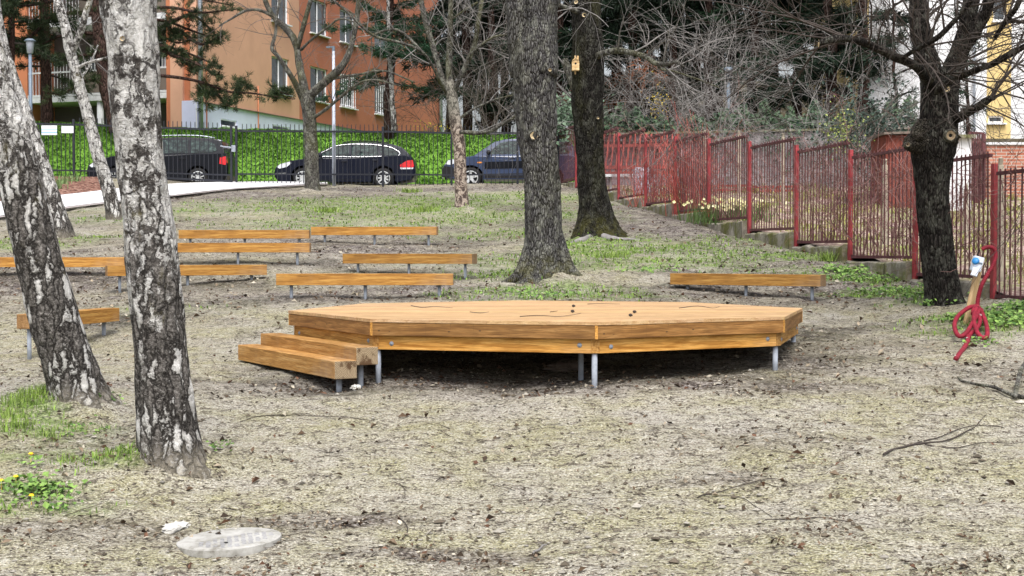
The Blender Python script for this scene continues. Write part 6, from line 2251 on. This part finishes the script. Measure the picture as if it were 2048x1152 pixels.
# ------------------------------------------------------------------ things lying on the ground
g0 = gp(459, 1082)
mh = thing('manhole_cover', 'round dusty pale manhole cover set in the soil in front', 'manhole cover', tuple(g0 - np.array([0, 0, .019])))
mh.rotation_euler = (rad(.8), rad(-3.2), rad(12))
obj('lid', MB().lathe([(0, .035), (.27, .035), (.285, .03), (.3, .028), (.302, .0), (.3, -.05)], 64), M['cover'], mh)
mb = MB()
for i in range(-4, 7):
    for j in range(8):
        x, yy = i * .04, -.24 + j * .042
        if math.hypot(x, yy) < .245 and yy < .03 + .02 * i and rng.uniform() < .93:
            mb.box((x + rng.normal(0, .001), yy, .0358), (.027 + rng.uniform(-.006, .004), .032 + rng.uniform(-.008, .003), .0018))
obj('tread_pattern', mb, M['cover_groove'], mh)
obj('lifting_hole', MB().lathe([(0, .0362), (.012, .0362), (.012, .03)], 12, M=Matrix.Translation((-.02, -.14, .003))), M['rubber'], mh)


def lump(name, label, px, py, rx, ry, rz, m, cat, seed=0., group=None):
    c_ = gp(px, py)
    mb = MB().sphere((0, 0, 0), (rx, ry, rz), 30, 16, noise=.28, ns=5)
    mb.v[0] *= (1 + .35 * vn(mb.v[0] * np.array([1, 1, .1]) / max(rx, ry), 2.2 + seed))[:, None]
    o = obj(name, mb, m, None, loc=None, smooth=False)
    o.location = (c_[0], c_[1], float(gsurf(np.array(c_[0]), np.array(c_[1]))) + rz * .25)
    return tag(o, label, cat, group)


lump('plaster_lump', 'flat white plaster patch in the soil behind the manhole cover', 352, 1046, .06, .14, .02, M['chalk'], 'plaster')
lump('rubble_stone', 'dark flat stone lying in the shadow under the stage', 1130, 738, .14, .1, .05, M['panel_brown'], 'stone')
lump('rubble_stone', 'whitish stone lying at the foot of the lower step', 712, 785, .035, .03, .025, M['chalk'], 'stone')


def ground_branch(name, label, paths, m, cat='branch', lift=.9, group=None, sides=8):
    mb = MB()
    first = None
    for rows in paths:
        q = crv(np.array(rows, float), 40)
        pts = np.array([gp(a[0], a[1]) for a in q])
        r_ = q[:, 2] * pts[:, 1] / F
        pts[:, 2] = gsurf(pts[:, 0], pts[:, 1]) + r_ * lift + .002
        for _ in range(4):
            pts[1:-1] = (pts[:-2] + 2 * pts[1:-1] + pts[2:]) / 4
        if len(rows[0]) > 3:
            pts[:, 2] += q[:, 3] * pts[:, 1] / F
        if first is None:
            first = tuple(pts[0])
        mb.tube(pts, r_, sides, disp=lambda v, h, th, r: vn(v * 40) * r * .25)
    o = obj(name, mb, m, None, True, loc=first, smooth=True)
    return tag(o, label, cat, group)


ground_branch('fallen_branch', 'thick grey curved branch lying at the right edge of the ground', [[(1916, 754, 1.6, 1), (1925, 768, 2.2, 1), (1950, 772, 2.8, 2), (1985, 778, 3.4, 3), (2015, 790, 4.2, 2), (2040, 798, 5, 2), (2070, 806, 5.4, 2)], [(2030, 797, 4.6, 2), (2036, 778, 4.6, 14), (2046, 760, 4.2, 24), (2060, 742, 4, 30)]], M['bark_thin'], group='branches fallen on the ground', lift=1.2)
ground_branch('fallen_branch', 'dark forked twig with long tips lying in the right foreground', [[(1767, 923, 2.6), (1800, 905, 2.2), (1850, 890, 1.9), (1900, 880, 1.5), (1940, 862, 1.2), (1962, 845, .8), (1975, 828, .5)], [(1805, 903, 1.6), (1830, 894, 1.4), (1900, 868, 1.1), (1955, 852, .9), (2010, 856, .6)], [(1850, 893, 1.5), (1900, 896, 1.2), (1940, 890, .9), (1990, 884, .7), (2045, 888, .5)]], M['twig_dark'], group='branches fallen on the ground')
ground_branch('fallen_branch', 'thin forked twig right of centre in the foreground', [[(1395, 996, 1.4), (1440, 985, 1.2), (1500, 972, 1.), (1545, 962, .8), (1575, 966, .6), (1590, 974, .4)], [(1410, 993, 1.1), (1470, 993, .9), (1510, 1010, .8), (1545, 1035, .6)], [(1520, 968, .8), (1560, 975, .7), (1640, 973, .4)]], M['twig_dark'], group='branches fallen on the ground')
ground_branch('fallen_branch', 'long straight dark twig lying low in the right foreground', [[(1530, 1047, .9), (1580, 1044, 1.1), (1640, 1038, 1.1), (1690, 1043, .9), (1715, 1048, .6)]], M['twig_dark'], group='branches fallen on the ground')
ground_branch('fallen_branch', 'short curled twig below the middle of the stage in the foreground', [[(792, 1034, 1.), (808, 1048, 1.), (815, 1062, 1.), (812, 1076, .9), (800, 1088, .6)]], M['twig_dark'], group='branches fallen on the ground')
ground_branch('fallen_branch', 'pale thick short stick in the foreground, right of the curled twig', [[(1066, 1098, 2), (1080, 1092, 2.3), (1094, 1086, 1.8)]], M['twig_grey'], group='branches fallen on the ground')
ground_branch('fallen_branch', 'thin arching dark stem lying right of the front birch', [[(480, 850, .8), (530, 838, .9), (600, 836, .8), (680, 838, .7), (760, 846, .4)]], M['twig_dark'], group='branches fallen on the ground')
# twigs and cones lying on the deck
mb = MB()


def deckpt(px, py):
    a = P(px, py, 1.)
    k = (TOPZ - HC) / (a[2] - HC)
    return np.array([a[0] * k, k, TOPZ])


for i, rows in enumerate([[(822, 612), (845, 616), (870, 614), (905, 617)], [(1040, 634), (1080, 632), (1120, 634), (1162, 628)], [(1175, 609), (1200, 608), (1240, 609)], [(1358, 617), (1395, 613), (1425, 617), (1440, 614)], [(940, 625), (960, 627), (978, 625)], [(1100, 625), (1115, 623)]]):
    q = crv(np.array([deckpt(*a) for a in rows]), 16)
    q[:, 2] += .006
    o = obj('deck_twig', MB().tube(q, np.linspace(.0038, .0018, 16), 5), M['twig_dark'], None, True, loc=tuple(q[0]), smooth=True)
    tag(o, ['curved twig on the left rear of the stage deck', 'long twig on the stage deck, left of the cones', 'short straight twig at the back of the stage deck', 'forked twig on the right of the stage deck', 'tiny twig on the left of the stage deck', 'stub of twig beside the cones on the stage deck'][i], 'twig', 'twigs on the stage deck')
for i, (px, py) in enumerate(((1147, 615), (1145, 626), (1269, 627), (1261, 634))):
    c_ = deckpt(px, py)
    mb = MB().sphere((0, 0, .018), (.017, .014, .014), 12, 8, noise=.5, ns=60)
    o = obj('pine_cone', mb, M['twig_dark'], None, smooth=False)
    o.location = tuple(c_)
    tag(o, ['dark cone on the stage deck, farthest back', 'dark cone on the stage deck, just in front of the farthest one', 'dark cone on the right half of the stage deck', 'smallest dark cone near the front edge of the stage deck'][i], 'pine cone', 'cones on the stage deck')

# ------------------------------------------------------------------ scattered stuff: leaves, stones, twigs, grass
UNDER = lambda x, y: ((x - OC[0]) ** 2 + (y - OC[1]) ** 2) < 2.2 ** 2


def scatter(n, y0=6.5, y1=44.5, pw=1.6, hw=.43):
    u = rng.uniform(0, 1, n)
    e = 1 - pw
    y = (y0 ** e + u * (y1 ** e - y0 ** e)) ** (1 / e)
    x = rng.uniform(-1, 1, n) * (hw * y + 1)
    ok = x < fx(y) - .15
    return x[ok], y[ok]


def clumpy(x, y, s, thr, seed):
    p = np.stack([x, y, np.full(x.shape, seed)], 1)
    return vn(p, s) * .6 + vn(p, s * 3.1) * .4 > thr


# dry leaves
x, y = scatter(260000)
w_ = .06 + .9 * field('litter', x, y) + .25 * field('dark', x, y)
p3 = np.stack([x, y, x * 0 + 5.5], 1)
cl = np.clip(vn(p3, 1.7) * .9 + vn(p3, 5.) * .8 - .28, 0, 1.2)
keep = rng.uniform(0, 1, len(x)) < np.clip(w_ * .5 + cl * .55, 0, 1) * .42
x, y = x[keep], y[keep]
z = gsurf(x, y) + .006
mb = MB()
T = len(x)
cs = rng.integers(0, 6, T)
pal = np.array([(.05, .035, .025), (.11, .075, .05), (.2, .15, .105), (.32, .27, .2), (.46, .42, .34), (.13, .07, .045)])
pos = np.stack([x, y, z], 1)
nn = np.tile([0, 0, 1.], (T, 1)) + rng.normal(0, .55, (T, 3))
nn[:, 2] = np.abs(nn[:, 2]) + .25
nn /= np.linalg.norm(nn, axis=1, keepdims=True)
a = np.cross(nn, rng.normal(0, 1, (T, 3)))
a /= np.linalg.norm(a, axis=1, keepdims=True)
b = np.cross(nn, a)
s = (rng.gamma(3., .0075, T).clip(.008, .06) * np.clip(.75 + y / 30, .7, 1.5))[:, None]
cu = rng.uniform(.1, .5, T)[:, None]
v = np.stack([pos - a * s * .6, pos + b * s * .33 + nn * s * cu, pos + a * s * .6 + nn * s * rng.uniform(-.1, .4, T)[:, None], pos - b * s * .33 + nn * s * cu], 1).reshape(-1, 3)
i = np.arange(T) * 4
f = np.concatenate([np.stack([i, i + 2, i + 1], 1), np.stack([i, i + 3, i + 2], 1)])
c = pal[cs] * rng.uniform(.7, 1.25, (T, 1))
mb.add(v, f, 0, np.concatenate([c, c]))
tag(obj('leaf_litter', mb, M['litter']), 'dry brown and grey leaves strewn over the bare soil', 'leaves', kind='stuff')

# stones and clods
x, y = scatter(16000, pw=1.9)
keep = rng.uniform(0, 1, len(x)) < .35 + .6 * clumpy(x, y, 1.3, .1, 9.)
x, y = x[keep], y[keep]
z = gsurf(x, y)
octv_ = np.array([(1, 0, 0), (0, 1, 0), (-1, 0, 0), (0, -1, 0), (0, 0, 1), (0, 0, -1), ], float)
of = np.array([(0, 1, 4), (1, 2, 4), (2, 3, 4), (3, 0, 4), (1, 0, 5), (2, 1, 5), (3, 2, 5), (0, 3, 5)])
T = len(x)
r = rng.gamma(1.8, .0034, T) + .003
sc3 = np.stack([r * rng.uniform(.8, 1.6, T), r * rng.uniform(.8, 1.4, T), r * rng.uniform(.4, .8, T)], 1)
th = rng.uniform(0, 6.28, T)
vv = octv_[None] * sc3[:, None, :] * rng.uniform(.75, 1.25, (T, 6, 1))
vx = vv[..., 0] * np.cos(th)[:, None] - vv[..., 1] * np.sin(th)[:, None]
vy = vv[..., 0] * np.sin(th)[:, None] + vv[..., 1] * np.cos(th)[:, None]
vv = np.stack([vx + x[:, None], vy + y[:, None], vv[..., 2] + (z + sc3[:, 2] * .25)[:, None]], 2).reshape(-1, 3)
ff = (of[None] + (np.arange(T) * 6)[:, None, None]).reshape(-1, 3)
g = rng.uniform(0, 1, (T, 1))
c = np.where(g < .55, np.array([(.12, .1, .075)]), np.array([(.34, .32, .28)])) * rng.uniform(.6, 1.3, (T, 1))
mb = MB().add(vv, ff, 0, np.repeat(np.clip(c, 0, .75), 8, 0))
tag(obj('pebbles', mb, M['stone']), 'small stones and dry soil crumbs on the bare ground', 'stones', kind='stuff')

# fine twigs
x, y = scatter(1500, pw=1.5)
mb = MB()
for xx, yy in zip(x, y):
    L = rng.uniform(.04, .14) * rng.choice([1, 1, 1, 2.2])
    a_ = rng.uniform(0, 6.28)
    pts = [(xx, yy)]
    for k in range(3):
        a_ += rng.normal(0, .35)
        pts.append((pts[-1][0] + math.cos(a_) * L / 3, pts[-1][1] + math.sin(a_) * L / 3))
    pts = np.array(pts)
    zz = gsurf(pts[:, 0], pts[:, 1]) + .008
    g = rng.uniform(.5, 1.6)
    mb.tube(np.column_stack([pts, zz]), rng.uniform(.001, .0026) * max(1, yy / 12), 3, 0, (.085 * g, .068 * g, .055 * g), cap=False)
tag(obj('twig_litter', mb, M['litter']), 'thin dark twigs littering the soil', 'twigs', kind='stuff')


def blades(x, y, z, h, w, cols, lean=.5, seg=True):
    T = len(x)
    a_ = rng.uniform(0, 6.28, T)
    d = np.stack([np.cos(a_), np.sin(a_)], 1)
    le = rng.uniform(.1, 1, T) * lean
    s = np.stack([-d[:, 1], d[:, 0]], 1) * (w * .5)[:, None]
    b0 = np.column_stack([x - s[:, 0], y - s[:, 1], z - .01])
    b1 = np.column_stack([x + s[:, 0], y + s[:, 1], z - .01])
    m0 = np.column_stack([x - s[:, 0] * .8 + d[:, 0] * h * le * .35, y - s[:, 1] * .8 + d[:, 1] * h * le * .35, z + h * .6])
    m1 = np.column_stack([x + s[:, 0] * .8 + d[:, 0] * h * le * .35, y + s[:, 1] * .8 + d[:, 1] * h * le * .35, z + h * .6])
    tp = np.column_stack([x + d[:, 0] * h * le, y + d[:, 1] * h * le, z + h * (1 - .3 * le)])
    v = np.stack([b0, b1, m1, m0, tp], 1).reshape(-1, 3)
    i = np.arange(T) * 5
    c0, c1 = np.array(cols[0]), np.array(cols[1])
    u = rng.uniform(0, 1, (T, 1))
    c = c0 * (1 - u) + c1 * u
    mb = MB()
    mb.add(v, np.stack([i, i + 1, i + 2, i + 3], 1), 0, c)
    mb.f.append(np.stack([i + 3, i + 2, i + 4], 1))
    mb.m.append(np.zeros(T, int))
    mb.c.append(c)
    return mb


x, y = scatter(400000, 8, 44.8, 1.15)
gf = field('green', x, y)
p3 = np.stack([x, y, x * 0 + 2.2], 1)
keep = rng.uniform(0, 1, len(x)) < np.clip(gf * 1.15 - .25 + vn(p3, 3.) * .35 + vn(p3, 9.) * .25, 0, 1) * .42 * (gf > .12)
x, y = x[keep], y[keep]
z = gsurf(x, y)
mb = blades(x, y, z, rng.uniform(.02, .06, len(x)), rng.uniform(.009, .02, len(x)) * np.clip(y / 18, .6, 1.8), ((.08, .15, .025), (.27, .42, .08)), 1.4)
tag(obj('sparse_grass', mb, M['grass']), 'thin fresh green grass and ground ivy around the trunks and along the fence', 'grass', kind='stuff')
# tufts of longer grass
TUFT = [(50, 815, .26, 300, .11), (88, 806, .12, 140, .12), (15, 840, .18, 140, .09), (30, 860, .16, 120, .1), (655, 425, .35, 160, .16), (845, 424, .5, 220, .16), (1225, 515, .35, 160, .14), (1655, 523, .16, 120, .2), (100, 880, .1, 60, .08), (130, 930, .1, 60, .08), (230, 932, .2, 200, .05), (820, 385, .35, 160, .16), (650, 360, .2, 80, .14)]
xs_, ys_, hs_ = [], [], []
for (px, py, r, n, h) in TUFT:
    c_ = gp(px, py)
    xs_.append(c_[0] + rng.normal(0, r * .5, n))
    ys_.append(c_[1] + rng.normal(0, r * .4, n))
    hs_.append(h * rng.uniform(.5, 1.15, n))
x, y, h = np.concatenate(xs_), np.concatenate(ys_), np.concatenate(hs_)
mb = blades(x, y, gsurf(x, y), h, np.clip(.004 * y / 10, .004, .014), ((.1, .18, .03), (.34, .48, .1)), 1.5)
tag(obj('grass_tufts', mb, M['grass']), 'longer bright green grass tufts at the foot of the leaning birch and on the slope', 'grass', kind='stuff')
# broad-leaved weeds
WEED = [(70, 985, .22, 150, .045), (105, 1010, .18, 60, .04), (70, 940, .1, 25, .035), (1960, 635, .4, 300, .05), (2030, 645, .5, 420, .055), (1925, 640, .2, 140, .05), (1880, 615, .25, 150, .05), (1790, 585, .6, 320, .05), (1720, 560, .6, 300, .05), (1690, 545, .35, 220, .06),
        (1960, 690, .2, 60, .04), (1850, 600, .4, 200, .05), (440, 905, .1, 30, .03), (205, 820, .12, 60, .035), (160, 870, .2, 50, .03), (1300, 540, .5, 140, .05), (1080, 590, .6, 160, .05), (2040, 620, .4, 250, .06)]
mb = MB()
for (px, py, r, n, s) in WEED:
    c_ = gp(px, py)
    x, y = c_[0] + rng.normal(0, r * .55, n), c_[1] + rng.normal(0, r * .4, n)
    pos = np.column_stack([x, y, gsurf(x, y) + rng.uniform(.01, .07, n)])
    leaf_quads(mb, pos, np.tile([0, -.25, 1.], (n, 1)), s, ((.05, .12, .02), (.27, .43, .1)), .35, .9)
tag(obj('leafy_weeds', mb, M['leaf']), 'low broad-leaved green weeds by the fence foot and at the left edge', 'weeds', kind='stuff')
mb = MB()
pos = np.array([gp(px, py) for (px, py) in ((3, 985), (32, 978), (62, 929), (63, 1007))])
pos[:, 2] = gsurf(pos[:, 0], pos[:, 1]) + .06
for p in pos:
    mb.lathe([(0, .012), (.012, .009), (.018, .0), (.006, -.006), (.0015, -.01), (.0015, -.07)], 10, M=Matrix.Translation(tuple(p)))
M['yellowflower'] = plain('yellow_petals', (.8, .5, .02), .6, .2, 0, .1, 20)
tag(obj('dandelion_flowers', mb, M['yellowflower']), 'small yellow dandelion heads among the weeds at the left edge', 'flowers', kind='stuff')
# bank grass
n = 60000
x, y = rng.uniform(-20, 3, n), rng.uniform(50.0, 54.9, n)
p3 = np.stack([x, y, x * 0], 1)
u = vn(p3, 1.4) * .5 + vn(p3, 4.) * .5
z = bankz(x, y) + (vn(p3, .8) * .05 + vn(p3, 2.2) * .03) * (y > 50.2)
mb = blades(x, y, z, rng.uniform(.04, .1, n) * np.clip(1 + u * .5, .6, 1.5), np.full(n, .04), ((.07, .19, .02), (.2, .38, .06)), 2.2)
tag(obj('bank_grass', mb, M['grass']), 'lush bright green grass covering the bank behind the cars', 'grass', kind='stuff')
# garden growth
n = 26000
b_ = rng.uniform(15, 42, n)
uu = rng.uniform(.15, 9, n) ** 1.0
x = fx(b_) + uu
p3 = np.stack([x, b_, x * 0], 1)
keep = vn(p3, .9) * .6 + vn(p3, 2.7) * .5 > .16
x, y = x[keep], b_[keep]
z = gardenz(x, y) + (vn(np.stack([x, y, x * 0], 1), 1.3) * .05)
mb = blades(x, y, z, rng.uniform(.05, .2, len(x)), np.full(len(x), .02), ((.1, .12, .025), (.42, .4, .12)), 1.2)
tag(obj('garden_weeds', mb, M['grass']), 'yellow-green weeds on the garden ground beyond the red fence', 'weeds', kind='stuff')
# plants in the flower bed
for i, (px, py, lab) in enumerate(((122, 372, 'tuft of daffodil leaves in the mulch bed, nearer the left'), (150, 366, 'tuft of daffodil leaves in the mulch bed beside the fence post'), (112, 383, 'small low tuft of leaves at the edge of the mulch bed'), (5, 385, 'green tuft of leaves in the mulch bed at the left edge'))):
    c_ = gp(px, py)
    n = 70
    x, y = c_[0] + rng.normal(0, .12, n), c_[1] + rng.normal(0, .1, n)
    mb = blades(x, y, gsurf(x, y) + .03, rng.uniform(.15, .36, n), np.full(n, .022), ((.1, .18, .06), (.3, .42, .18)), .8)
    tag(obj('leaf_tuft', mb, M['grass'], None, True, loc=tuple(c_)), lab, 'plant', 'plants in the mulch bed')
